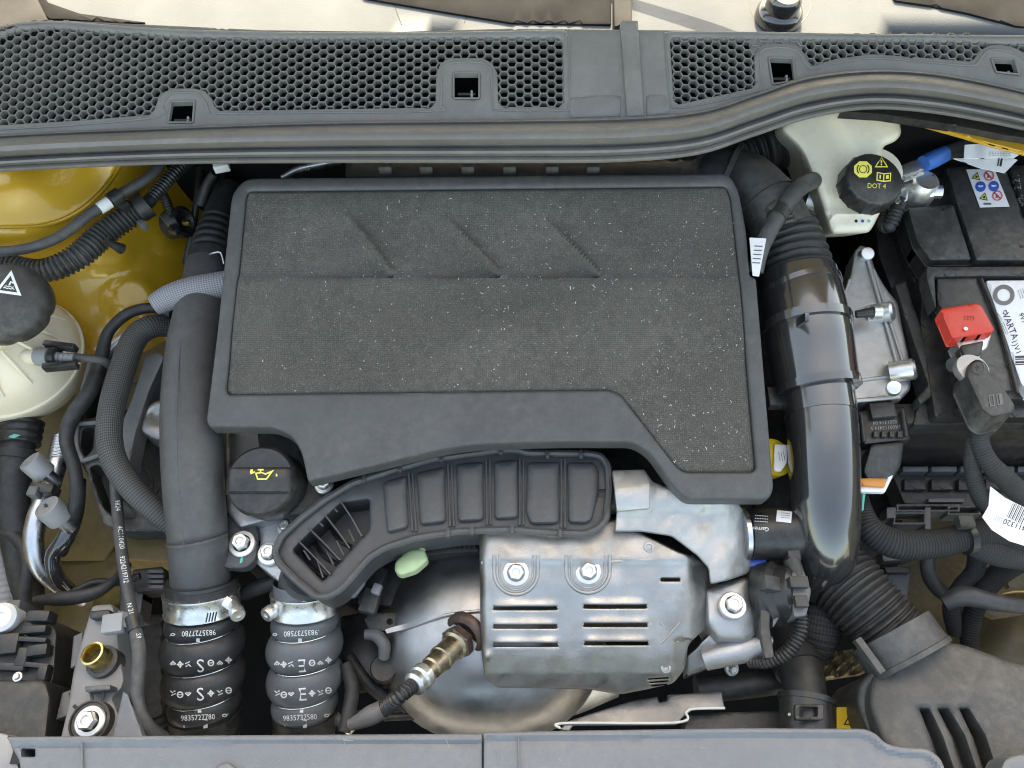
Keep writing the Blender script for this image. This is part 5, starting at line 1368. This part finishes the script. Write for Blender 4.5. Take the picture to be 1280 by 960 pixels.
decal('small_print', poly2([(-1, -.3), (.4, -.3), (.4, .3), (-1, .3)]), 1236, 255, 4, stk, greyp, parent=stk, sx=1.7)
decal('date_stamp', '04.12.21', 1273, 238, 8.5, bpy.data.objects['top_panel.002'], ltgreyp, ang=-100, parent=bt)
for x, y in ((1132, 262), (1181, 262), (1276, 309)): obj('vent_plug', lathe(P(x, y, BH + .0005), (0, 0, 1), rprof(.003, .002), 14), blackp, bt)
# red terminal cover, clamp and lead
rc = T('terminal_cover', 'red plastic positive terminal cover on the battery', 'terminal cover', P(1208, 405, .0))
rco = obj('cover', sheet(rp([(1174, 386), (1220, 379), (1227, 382), (1243, 412), (1240, 416), (1190, 424)], [5, 4, 4, 3, 3, 3]), hz(lambda x, y: BH + .028 - .00015 * (y - 380)), .014, step=8, edge=2.5, dirn=(-.1, -.25, -1)), red, rc)
decal('stamp', '1373', 1211, 398, 5, rco, redtx, ang=4, parent=rco)
obj('latch_hole', lathe(P(1207, 411, BH + .0245), (0, 0, 1), rprof(.0025, .001), 14), paper, rc)
pcl = T('positive_lead', 'black moulded positive battery lead clamped below red cover', 'battery lead', P(1230, 500, -.05))
obj('terminal_clamp', sheet(rp([(1194, 426), (1240, 416), (1234, 436), (1226, 440), (1224, 452), (1204, 456), (1200, 440)], 3), hz(BH + .012), .02, step=8, edge=3), zinc, pcl)
obj('clamp_cover', sheet(rp([(1200, 432), (1230, 426), (1226, 444), (1206, 448)], 3), hz(BH + .017), .014, step=8, edge=3), plastic2, pcl)
obj('clamp_bolt', lathe(P(1196, 455, BH + .002), (-.6, -.4, .5), [(.009, -.02), (.009, .012), (1e-7, .013)], 16), darkm, pcl)
obj('eyelet', lathe(P(1214, 462, BH + .014), (0, 0, 1), [(.018, -.006), (.019, .0), (.018, .004), (.010, .005)], 28), cast, pcl)
lb = obj('lead_boot', sheet(rp([(1208, 470), (1210, 455), (1222, 448), (1233, 454), (1238, 470), (1247, 474), (1269, 508), (1266, 516), (1240, 522), (1228, 514)], [4, 6, 6, 5, 4, 3, 4, 3, 5, 6]), hz(BH + .026), .03, step=7, edge=4, dirn=(-.15, -.3, -1)), plastic2, pcl)
decal('boot_symbol', join2(ring2([(-1, -.8), (-.25, -.8), (-.25, .8), (-1, .8)], [(-.85, -.65), (-.4, -.65), (-.4, .65), (-.85, .65)]), ring2([(.1, -.8), (.9, -.8), (.9, .8), (.1, .8)], [(.25, -.65), (.45, -.65), (.45, .65), (.25, .65)])), 1245, 500, 9, lb, greyp, ang=-8, parent=lb)
decal('plus_ring', join2(ring2(circ(0, 0, 1, 20), circ(0, 0, .82, 20)), poly2([(-.5, -.1), (.5, -.1), (.5, .1), (-.5, .1)], [(-.1, -.5), (.1, -.5), (.1, .5), (-.1, .5)])), 1222, 459, 9, lb, plastic, parent=lb)
obj('lead_cable', tube([(1252, 512, .0), (1236, 530, -.01), (1224, 548, -.02), (1234, 575, -.03), (1256, 598, -.04), (1290, 630, -.05), (1330, 660, -.05)], [11, 11, 11, 11.5, 13, 14, 14], seg=20), tape2, pcl)
obj('lead_cable', tube([(1224, 530, -.02), (1216, 555, -.03), (1216, 590, -.05), (1226, 622, -.07), (1240, 640, -.09)], [8, 9, 10, 10.5, 11], seg=18), tape2, pcl)
cto = obj('cable_tag', sheet([(1238, 608), (1256, 622), (1300, 644), (1300, 688), (1262, 676), (1240, 662), (1228, 646), (1236, 632)], hz(lambda x, y: -.008 - .00018 * abs(x - 1250)), .001, step=8), paper, pcl)
decal('barcode', poly2(*[[(-1 + i * .2, -1), (-1 + i * .2 + .05 + .05 * (i % 2), -1), (-1 + i * .2 + .05 + .05 * (i % 2), 1), (-1 + i * .2, 1)] for i in range(10)]), 1272, 642, 10, cto, blackp, ang=25, parent=cto, sx=1.1)
decal('lettering', '411320', 1268, 656, 7, cto, blackp, ang=20, flip=True, parent=cto)
decal('small_print', poly2(*tx), 1248, 650, 5, cto, bluep, ang=30, parent=cto)

# negative terminal and tag
ng = T('negative_terminal', 'zinc negative battery clamp with bolt beside brake reservoir cap', 'terminal', P(1140, 245, -.02))
obj('clamp_arm', sheet(rp([(1126, 226), (1138, 222), (1134, 252), (1120, 256), (1116, 244)], 3), hz(.012), .02, step=7, edge=3), zinc, ng)
obj('clamp_body', lathe(P(1145, 244, -.010), (0, -.1, 1), [(.022, 0), (.022, .020), (.0165, .030), (.015, .032), (1e-7, .032)], 28), zinc, ng)
obj('clamp_bolt', lathe(P(1155, 240, .008), (.95, -.15, .15), [(.011, 0), (.011, .010), (.0085, .011), (.0085, .022), (1e-7, .023)], 20, rfun=lambda a, r, z: hexhead(a)), zinc, ng)
obj('clamp_ear', box(P(1162, 231, .012), .016, .006, .012), zinc, ng)
obj('ground_strap', sheet(rp([(1122, 208), (1150, 198), (1156, 212), (1124, 222)], 2), hz(.03), .008, step=8, edge=2.5), cast, ng)
obj('ground_strap', sheet(rp([(1130, 216), (1156, 212), (1156, 216), (1132, 224)], 1), hz(.026), .006, step=8, edge=1.5), zinc, ng)
obj('taped_cable', tube([(1154, 205, .03), (1165, 200, .03), (1182, 192, .03)], [10, 11, 10], seg=18), bluet, ng)
obj('cable', tube([(1180, 193, .03), (1200, 186, .03), (1230, 180, .02)], 10, seg=18), tape2, ng)
wt = T('warning_tag', 'folded white barcode tag wrapped round the negative cable', 'tag', P(1240, 195, .02))
a1 = obj('tag_fold', sheet(rp([(1206, 181), (1278, 176), (1279, 190), (1268, 197), (1205, 198)], 1), hz(lambda x, y: .052 - .00035 * (y - 178) + .002 * math.sin(x * .2)), .001, step=6), paper, wt)
a2 = obj('tag_fold', sheet([(1192, 198), (1262, 196), (1272, 200), (1256, 216), (1226, 210)], hz(lambda x, y: .043 - .0002 * (y - 196)), .001, step=8), paper, wt)
decal('barcode', poly2(*[[(-1 + i * .17, -1), (-1 + i * .17 + .04 + .05 * (i % 3), -1), (-1 + i * .17 + .04 + .05 * (i % 3), 1), (-1 + i * .17, 1)] for i in range(12)]), 1235, 200, 5.5, a2, blackp, ang=10, parent=a2, sx=3.2)
decal('small_print', poly2(*tx), 1250, 193, 4, a1, greyp, parent=a1, sx=3.5)
tag(obj('loop_cable', tube([(1126, 250, .005), (1120, 265, .0), (1112, 282, -.01), (1104, 280, -.02), (1106, 262, -.02)], [8, 9, 9, 8, 7], seg=14, corr=(.005, .2, .2, 1)), rubber), 'short ribbed cable looping under the reservoir cap', 'cable')

# battery tray
by = T('battery_tray', 'black plastic battery tray with worn edge bar', 'battery tray', P(1180, 540, -.3))
obj('edge_bar', sheet(rp([(1118, 356), (1132, 352), (1176, 482), (1172, 490), (1150, 506), (1146, 498), (1160, 482)], 3), hz(-.03), .03, step=12, edge=3), plastic2, by)
obj('side_wall', sheet(rp([(1090, 250), (1128, 256), (1160, 340), (1190, 430), (1205, 500), (1165, 500), (1128, 400), (1098, 320)], 4), hz(-.07), .1, step=20, edge=3), plastic, by)
obj('front_wall', sheet(rp([(1148, 502), (1180, 496), (1345, 496), (1345, 530), (1140, 532)], 5), hz(-.045), .03, step=16, edge=4), plastic2, by)
g = box((P(1240, 545, -.10)), .34, .03, .10, rot(-8), .1); obj('front_face', g, plastic, by)
for k in range(11):
    obj('rib', tube([(1128 + k * 4 + rs.uniform(-2, 2), 300 + k * 16, -.055), (1140 + k * 4, 312 + k * 16, -.055)], 2, seg=8), plastic2, by)
fb = T('fuse_carrier', 'black ribbed fuse carrier below the battery tray', 'fuse box', P(1200, 610, -.3))
obj('carrier_plate', sheet(rp([(1110, 582), (1345, 580), (1345, 640), (1228, 636), (1130, 630)], 3), hz(-.15), .03, step=16, edge=3), plastic2, fb)
for k in range(5): obj('slot_tab', sheet(rect(1128 + k * 36, 583, 1160 + k * 36, 590, 1), hz(-.135), .012, step=16, edge=2), shelfp, fb)
for k in range(5): obj('slot_tab', sheet(rect(1130 + k * 34, 598, 1158 + k * 34, 612, 1), hz(-.14), .010, step=16, edge=2), plastic2, fb)
for x0, y0, x1, y1 in ((1116, 640, 1158, 656), (1184, 632, 1226, 644), (1120, 630, 1200, 640), (1160, 622, 1206, 628), (1156, 634, 1164, 662), (1108, 634, 1120, 648)):
    obj('lock_frame', sheet(rect(x0, y0, x1, y1, 2), hz(-.14), .02, holes=[rect(x0 + 3, y0 + 3, x1 - 3, y1 - 3, 1)] if y1 - y0 > 9 and x1 - x0 > 15 else (), step=12, edge=1.5), greyp, fb)

# gearbox controller bracket
tcu = T('control_unit', 'cast aluminium gearbox control unit between intake pipe and battery', 'control unit', P(1095, 480, -.14))
to = rp([(1068, 314), (1076, 306), (1086, 312), (1094, 338), (1108, 362), (1122, 378), (1128, 410), (1138, 455), (1138, 488), (1124, 500), (1072, 504), (1054, 486), (1054, 420), (1044, 380), (1062, 348)], [4, 4, 4, 8, 8, 6, 8, 6, 6, 5, 8, 8, 8, 10, 8])
def tch(x, y):
    xr = 1078 + (y - 320) * .30
    h = -.03 - .00005 * (y - 310)
    return h
obj('casting', sheet(to, hz(tch), .03, step=3.3, edge=4), cast, tcu)
for x, y, n_ in ((1110, 390, (.8, -.2, .6)), (1137, 462, (.9, -.1, .5))):
    obj('boss', lathe(P(x, y, -.025) - Vector(n_).normalized() * .012, n_, [(.013, -.01), (.013, .016), (.010, .019), (1e-7, .02)], 20), zinc, tcu)
for a_, b_, r_ in (((1082, 318), (1126, 472), .003), ((1092, 338), (1134, 470), .0022), ((1058, 478), (1128, 468), .002), ((1062, 350), (1050, 382), .002), ((1052, 386), (1060, 470), .0018), ((1060, 502), (1124, 496), .003)):
    obj('rib', tube([P(a_[0], a_[1], -.029 - .00005 * (a_[1] - 310)), P((a_[0] + b_[0]) / 2, (a_[1] + b_[1]) / 2, -.029 - .00005 * ((a_[1] + b_[1]) / 2 - 310)), P(b_[0], b_[1], -.029 - .00005 * (b_[1] - 310))], r_, world=True, seg=10), cast, tcu)
obj('stud', tube([(1070, 393, -.010), (1084, 391, -.008), (1100, 390, -.008)], [5, 6, 8], seg=14), plastic, tcu)
obj('stud_ring', tube([(1090, 390, -.008), (1100, 390, -.008)], 9.5, seg=16), zinc, tcu)
obj('boss', lathe(P(1116, 487, -.022), (-.4, -.3, 1), rprof(.0085, .014), 18), zinc, tcu)
obj('boss', lathe(P(1080, 320, -.030), (0, -.4, 1), rprof(.009, .012), 18), zinc, tcu)
tcn = T('multi_plug', 'black square multi plug under the control unit', 'connector', P(1105, 560, -.15))
mo = obj('plug_frame', sheet(rp([(1072, 514), (1130, 508), (1138, 550), (1080, 556)], 3), hz(-.045), .03, step=8, edge=3), plastic, tcn)
obj('plug_panel', sheet(rp([(1086, 504), (1118, 502), (1122, 520), (1090, 523)], 2), hz(-.038), .012, step=8, edge=2), plastic2, tcn)
for k in range(4): obj('latch', sheet(rect(1092 + k * 10, 538, 1099 + k * 10, 546, 1), hz(-.040), .008, step=8, edge=1), plastic2, tcn)
for a in ((1076, 518, 1080, 552), (1128, 512, 1133, 546)): obj('side_rail', tube([(a[0], a[1], -.040), (a[2], a[3], -.040)], 2.4, seg=8), plastic2, tcn)
decal('moulded_text', '0201314 04', 1106, 528, 4.5, mo, ltgreyp, ang=-4, flip=True, parent=mo); decal('moulded_text', '3A00113414 5', 1107, 534.5, 4.5, mo, ltgreyp, ang=-4, flip=True, parent=mo)
obj('plug_boot', sheet(rp([(1088, 556), (1130, 552), (1126, 582), (1114, 602), (1086, 604), (1078, 590)], 5), hz(lambda x, y: -.04 - .0003 * (y - 556)), .04, step=8, edge=5), plastic2, tcn)
obj('seal_ring', lathe(P(1076, 562, -.07), (-.3, -.3, 1), [(.022, -.02), (.024, 0), (.020, .006), (.014, .006)], 24), rubber, tcn)
oc2 = T('orange_clip', 'small orange and cream locking clip on the wiring', 'clip', P(1092, 606, -.1))
obj('clip_base', sheet(rp([(1070, 603), (1104, 608), (1112, 590), (1121, 585), (1106, 616), (1072, 615)], 2), hz(-.052), .004, step=6, edge=1.5), paper, oc2)
obj('clip_lock', sheet(rp([(1076, 598), (1108, 598), (1106, 609), (1078, 607)], 2), hz(-.047), .006, step=6, edge=1.5), orange, oc2)
for i, (c_, m_) in enumerate((((1079, 620), greenp), ((1084, 596), bluet), ((1075, 618), yelp))):
    obj('wire', tube([(c_[0] + 4, c_[1] - 18, -.06), (c_[0], c_[1], -.06), (c_[0] - 2, c_[1] + 18, -.075)], 2.2, seg=8), m_, oc2)

# wiring looms, right
for pts, r, m_, lb_ in (([(1074, 612, -.085), (1078, 640, -.085), (1090, 664, -.085), (1120, 680, -.085), (1165, 680, -.085), (1205, 672, -.085), (1250, 668, -.09), (1340, 700, -.10)], [9, 13, 17, 19, 18, 17, 19, 21], tape, 'thick cloth taped main wiring loom below the fuse carrier'),
                        ([(1204, 674, -.09), (1240, 690, -.095), (1290, 700, -.10), (1350, 712, -.1)], [14, 16, 15, 14], tape2, 'woven black loom branch near the white cable tag'),
                        ([(1158, 690, -.13), (1162, 720, -.15), (1180, 742, -.17), (1210, 748, -.18)], [8, 9, 9, 8], rubberg, 'black cable dropping from the main loom'),
                        ([(1222, 690, -.14), (1218, 715, -.15), (1200, 735, -.16), (1190, 760, -.17), (1196, 790, -.19)], [11, 11, 10, 11, 11], tape2, 'woven branch cable hanging over the khaki wheel housing'),
                        ([(1300, 690, -.15), (1262, 708, -.15), (1240, 726, -.15), (1222, 752, -.155), (1212, 790, -.18), (1216, 830, -.2)], [13, 14, 13, 12, 11, 10], tape, 'taped cable arching down toward the air filter box'),
                        ([(1180, 755, -.13), (1205, 745, -.12), (1240, 752, -.12), (1290, 760, -.13)], [9, 13, 11, 9], rubberg, 'crinkled silver black cable over the wheel housing')):
    tag(obj('wiring_loom', tube(pts, r, seg=18), m_), lb_, 'wiring loom')
lc = T('loom_clip', 'black clip strap holding the main loom', 'clip', P(1207, 672, -.1))
obj('strap', tube([(1204, 673, -.085), (1212, 672, -.085)], 21, seg=18), plastic, lc)
obj('buckle', box(P(1206, 653, -.065), .018, .014, .012), plastic2, lc)
bk = T('loom_bracket', 'grey stepped plastic loom bracket beside the bellows hose', 'bracket', P(1115, 730, -.3))
for p_, h_, m_ in (([(1102, 688, ), (1140, 690), (1142, 700), (1104, 702)], -.15, greyp), ([(1104, 708), (1138, 708), (1138, 716), (1108, 716)], -.15, plastic2), ([(1100, 718), (1138, 716), (1132, 760), (1112, 760)], -.16, greyp)):
    obj('step', sheet(rp([q[:2] for q in p_], 2), hz(h_), .02, step=12, edge=2), m_, bk)

# bellows to the air filter, filter box
bf = T('filter_bellows', 'black corrugated rubber bellows hose into the air filter box', 'hose', P(1080, 760, -.25))
obj('bellows', tube([(1010, 680, -.14), (1040, 712, -.125), (1078, 752, -.115), (1118, 795, -.115), (1140, 818, -.115)], [44, 46, 45, 43, 42], seg=40, corr=(.0066, .09, .12, 1)), rubber, bf)
af = T('air_filter_box', 'black air filter box with moulded ribs and collar', 'air filter', P(1200, 900, -.35))
ao_ = rp([(1090, 846), (1100, 838), (1172, 802), (1205, 806), (1260, 826), (1340, 842), (1345, 1000), (1140, 1000), (1104, 930), (1084, 880)], [8, 5, 8, 10, 10, 5, 3, 3, 10, 14])
def afh(x, y):
    h = -.085 - .00022 * max(0, 860 - y) - .0009 * max(0, 1120 - x) * .35
    for xa, xb in ((1152, 1186), (1177, 1212), (1202, 1238)):
        if y > 9884:
            xc = xa + (xb - xa) * (y - 884) / 76
            h += -.007 * math.exp(-((x - xc) / 6.5) ** 4) * min(1, (y - 884) / 3)
    return h
fins = [[(1149, 886), (1160, 886), (1176, 920), (1200, 990), (1182, 990), (1164, 925)], [(1172, 886), (1184, 886), (1204, 920), (1228, 990), (1211, 990), (1190, 922)], [(1199, 886), (1209, 886), (1230, 920), (1252, 990), (1238, 990), (1216, 922)]]
obj('fin_floor', sheet(rp([(1140, 880), (1215, 880), (1262, 1000), (1175, 1000)], 3), hz(-.112), .01, step=30), boxp, af)
obj('box_lid', sheet(ao_, hz(afh), .12, holes=[rp(q, 2) for q in fins], step=6, edge=7, closed=False), boxp, af, ang=50)
obj('lid_edge', tube([P(1096, 842, -.105), P(1080, 862, -.115), P(1082, 890, -.12), P(1100, 930, -.12)], .006, world=True, seg=10), boxp, af)
A_, B_ = P(1112, 789, -.105), P(1138, 826, -.105)
axc = (B_ - A_).normalized()
obj('collar', lathe(A_, axc, [(.046, 0), (.0475, .0005), (.0475, .030), (.049, .031), (.049, .036), (.046, .037)], 44), boxp, af)
obj('collar_hinge', box(P(1086, 820, -.08), .008, .04, .010, rot(0, 0, 28)), boxp, af)
tag(obj('woven_sleeve', tube([(1030, 752, -.16), (1026, 775, -.155), (1022, 800, -.165), (1014, 822, -.18)], [22, 26, 24, 16], seg=26, corr=(.007, .05, 0, 1)), tape2), 'bulging woven black sleeve under the corrugated bellows', 'sleeve')
def gwr(x, y): return -.24 + .006 * math.sin(x * .35 + y * .1) * math.sin(y * .33)
tag(obj('foil_wrap', sheet(rp([(1015, 818), (1074, 810), (1082, 842), (1030, 850)], 4), hz(gwr), .01, step=4, edge=3), mat('gold_foil', (.30, .26, .18), .45, metal=.7, bump=.5, bs=120)), 'dimpled gold foil heat wrap under the filter bellows', 'heat wrap')
rh_ = T('radiator_hose', 'black radiator hose with square quick coupling at the front panel', 'hose', P(1005, 880, -.3))
obj('hose', tube([(965, 780, -.2), (982, 805, -.18), (998, 832, -.16), (1006, 862, -.15), (1008, 900, -.15)], [30, 29, 28, 26, 26], seg=30), rubber, rh_)
obj('hose_ring', tube([(994, 824, -.165), (1000, 838, -.158)], 31, seg=30), rubber, rh_)
cpo = obj('coupling', tube([(1008, 874, -.145), (1009, 925, -.145)], [33, 33], seg=30), plastic, rh_)
obj('coupling_ring', tube([(1008, 871, -.145), (1008, 878, -.145)], 34.5, seg=30), plastic, rh_)
obj('latch_frame', sheet(rect(994, 880, 1030, 900, 3), hz(-.105), .006, holes=[rect(999, 884, 1022, 896, 2)], step=8, edge=1.5), plastic2, rh_)
decal('paint_mark', poly2(circ(0, 0, 1, 10)), 987, 893, 2, cpo, palegrn, parent=cpo); decal('paint_mark', poly2([(-.3, -1), (.3, -1), (.3, 1), (-.3, 1)]), 1022, 886, 4, cpo, greenp, parent=cpo)
ws = T('warning_plate', 'small yellow warning sticker behind the front panel', 'sticker', P(1062, 895, -.17))
wso = obj('sticker', sheet(rect(1046, 884, 1076, 912, 1), hz(-.165), .002, step=12), yelp, ws)
decal('warning_triangle', ring2([(-1, -.8), (1, -.8), (0, .95)], [(-.7, -.62), (.7, -.62), (0, .55)]), 1063, 899, 9, wso, blackp, parent=wso)

# lower front: brackets and pipes behind the front panel
lbk = T('lower_bracket', 'bright edged steel bracket in front of the converter', 'bracket', P(800, 890, -.2))
obj('bracket_plate', sheet(rp([(700, 912), (706, 903), (745, 890), (790, 876), (842, 868), (902, 865), (906, 886), (866, 887), (852, 898), (846, 906), (716, 907), (712, 914)], 2), hz(lambda x, y: -.16 - .0002 * (900 - y)), .004, holes=[rp([(820, 866), (836, 864), (834, 876), (824, 878)], 2)], step=8, edge=2), dullst, lbk)
obj('folded_edge', tube([P(x, y, -.157) for x, y in ((700, 911), (706, 904), (846, 903), (858, 890), (868, 886), (906, 885))], .0014, world=True, seg=8, step=.004), white, lbk)
obj('plate', sheet(rp([(860, 892), (985, 888), (985, 925), (850, 925)], 3), hz(-.18), .02, step=14, edge=3), plastic2, lbk)
for pts, r, m_, lb_ in (([(440, 890, -.22), (520, 884, -.22), (545, 872, -.225), (570, 880, -.23), (700, 880, -.23)], 4, darkm, 'thin dark metal pipe in front of the converter'),
                        ([(480, 897, -.21), (560, 894, -.21), (680, 892, -.21)], 4.5, darkm, 'straight dark pipe below the oxygen sensor cable'),
                        ([(432, 830, -.17), (440, 860, -.17), (436, 890, -.17), (430, 915, -.17)], [8, 9, 9, 8], rubber, 'small black hose beside the grey turbo hose'),
                        ([(436, 822, -.2), (456, 850, -.2), (480, 872, -.21)], 8, rubber, 'short black hose behind the sensor cable'),
                        ([(870, 862, -.2), (920, 858, -.2), (985, 850, -.2)], 16, plastic2, 'black crossmember tube behind the steel bracket')):
    tag(obj('front_pipe', tube(pts, r, seg=14), m_), lb_, 'pipe')
mc = T('pipe_coupling', 'round metal capped coupling and elbow beside the turbo hose', 'coupling', P(480, 830, -.25))
obj('elbow', tube([(456, 793, -.15), (470, 794, -.15), (480, 806, -.15), (480, 822, -.16)], [6, 8, 8, 7], seg=16), greyp, mc)
obj('cap', lathe(P(482, 838, -.19), (.05, -.05, 1), [(.016, 0), (.016, .022), (.0145, .025), (.013, .0245), (1e-7, .0245)], 26), darkm, mc)
obj('clip_plate', sheet(rp([(455, 774), (462, 766), (498, 766), (500, 788), (462, 790)], 3), hz(-.15), .004, holes=[circ(487, 777, 3.5, 12)], step=8, edge=1.5), plastic2, mc)
obj('connector', box(P(468, 735, -.14), .018, .05, .02, rot(0, 0, -20)), plastic, mc)
obj('connector', box(P(463, 752, -.13), .020, .028, .016, rot(0, 0, -12)), plastic2, mc)
obj('white_lock', box(P(471, 737, -.12), .010, .012, .010, rot(0, 0, -20)), ltgreyp, mc)
obj('body', box(P(456, 815, -.22), .05, .09, .04, rot(0, 0, 10)), plastic, mc)
tag(obj('sensor_cable', tube([(300, 745, -.15), (322, 735, -.14), (345, 728, -.135), (365, 730, -.14)], [8, 10, 9, 7], seg=14), rubber), 'black sensor cable between the two turbo hoses', 'cable')

# front panel
fp = T('crossmember_cover', 'grey plastic front crossmember cover along the bay edge', 'front panel', P(600, 950, -.1))
FPH = -.035
def fr_h(edge_y):
    def f(x, y):
        d = y - edge_y(x)
        return FPH + (.0035 if d < 7 else .0035 * math.exp(-((d - 7) / 2.5) ** 2)) - .0015 * math.exp(-((d - 13) / 3) ** 2)
    return f
e1 = lambda x: 921 - (x - 8) * .0067
g = sheet(rp([(8, 921), (603, 917), (603, 1040), (40, 1040), (24, 950)], 2), hz(fr_h(e1)), .03, holes=[rect(27, 936, 44, 946, 2)], step=5, edge=2.5)
pn = obj('panel', g, shelfp, fp)
po = [(604.5, 915), (940, 910), (1082, 911), (1096, 918), (1106, 929), (1124, 934), (1160, 936), (1176, 948), (1184, 970), (1190, 1040), (604.5, 1040)]
pr = rp(po, [2, 20, 8, 8, 8, 8, 10, 8, 10, 2, 2])
plr = np.array(pr[:-6])
def fr2(x, y):
    d = float(dist(np.array([[x, y]]), pr)[0]) if x > 620 else y - 914
    return FPH + .002 + (.0035 if d < 6 else .0035 * math.exp(-((d - 6) / 2.5) ** 2)) - .0015 * math.exp(-((d - 14) / 4) ** 2)
pr_name = obj('panel', sheet(pr, hz(fr2), .03, step=3.6, edge=2.5), shelfp, fp).name
obj('rib', tube([(102, 925, FPH + .002), (104, 1000, FPH + .002)], 1.5, seg=8), shelfp, fp)
obj('rib', tube([(648, 920, FPH + .004), (650, 1000, FPH + .004)], 1.2, seg=8), shelfp, fp)
obj('hole_floor', box(P(36, 941, FPH - .03), .03, .02, .004), blackp, fp)
obj('bump', sheet(circ(282, 968, 15, 20), hz(FPH + .005), .006, step=8, edge=3), shelfp, fp)
obj('corner_piece', sheet(rp([(1250, 962), (1256, 948), (1270, 943), (1345, 941), (1345, 1040), (1250, 1040)], [3, 6, 6, 2, 2, 2]), hz(FPH), .03, step=10, edge=4), shelfp, fp)
obj('corner_piece', sheet(rp([(-60, 905), (10, 918), (22, 950), (36, 1040), (-60, 1040)], 3), hz(FPH - .03), .02, step=16, edge=3), ltgreyp, fp)
obj('front_member', box((0, -.50, .70), 1.5, .05, .14), darkm, fp)
for x_, y_, a_, l_ in ((430, 926, 80, 5), (436, 925, 5, 7), (560, 930, 70, 6), (556, 926, 10, 3), (350, 952, 30, 2), (820, 947, 60, 2), (200, 944, 20, 3), (880, 935, 5, 4), (700, 950, 40, 3)):
    decal('scuff', poly2([(-1, -.07), (1, -.04), (1, .04), (-1, .09)]), x_, y_, l_, pn if x_ < 600 else bpy.data.objects[pr_name], ltgreyp, ang=a_)
gb = T('gearbox', 'dark gearbox casing deep below the intake pipe', 'gearbox', P(1010, 600, -.5))
obj('casing', sheet(rp([(940, 300), (1120, 300), (1150, 560), (1110, 700), (960, 720), (930, 560)], 20), hz(-.22), .2, step=60, edge=6), darkm, gb)
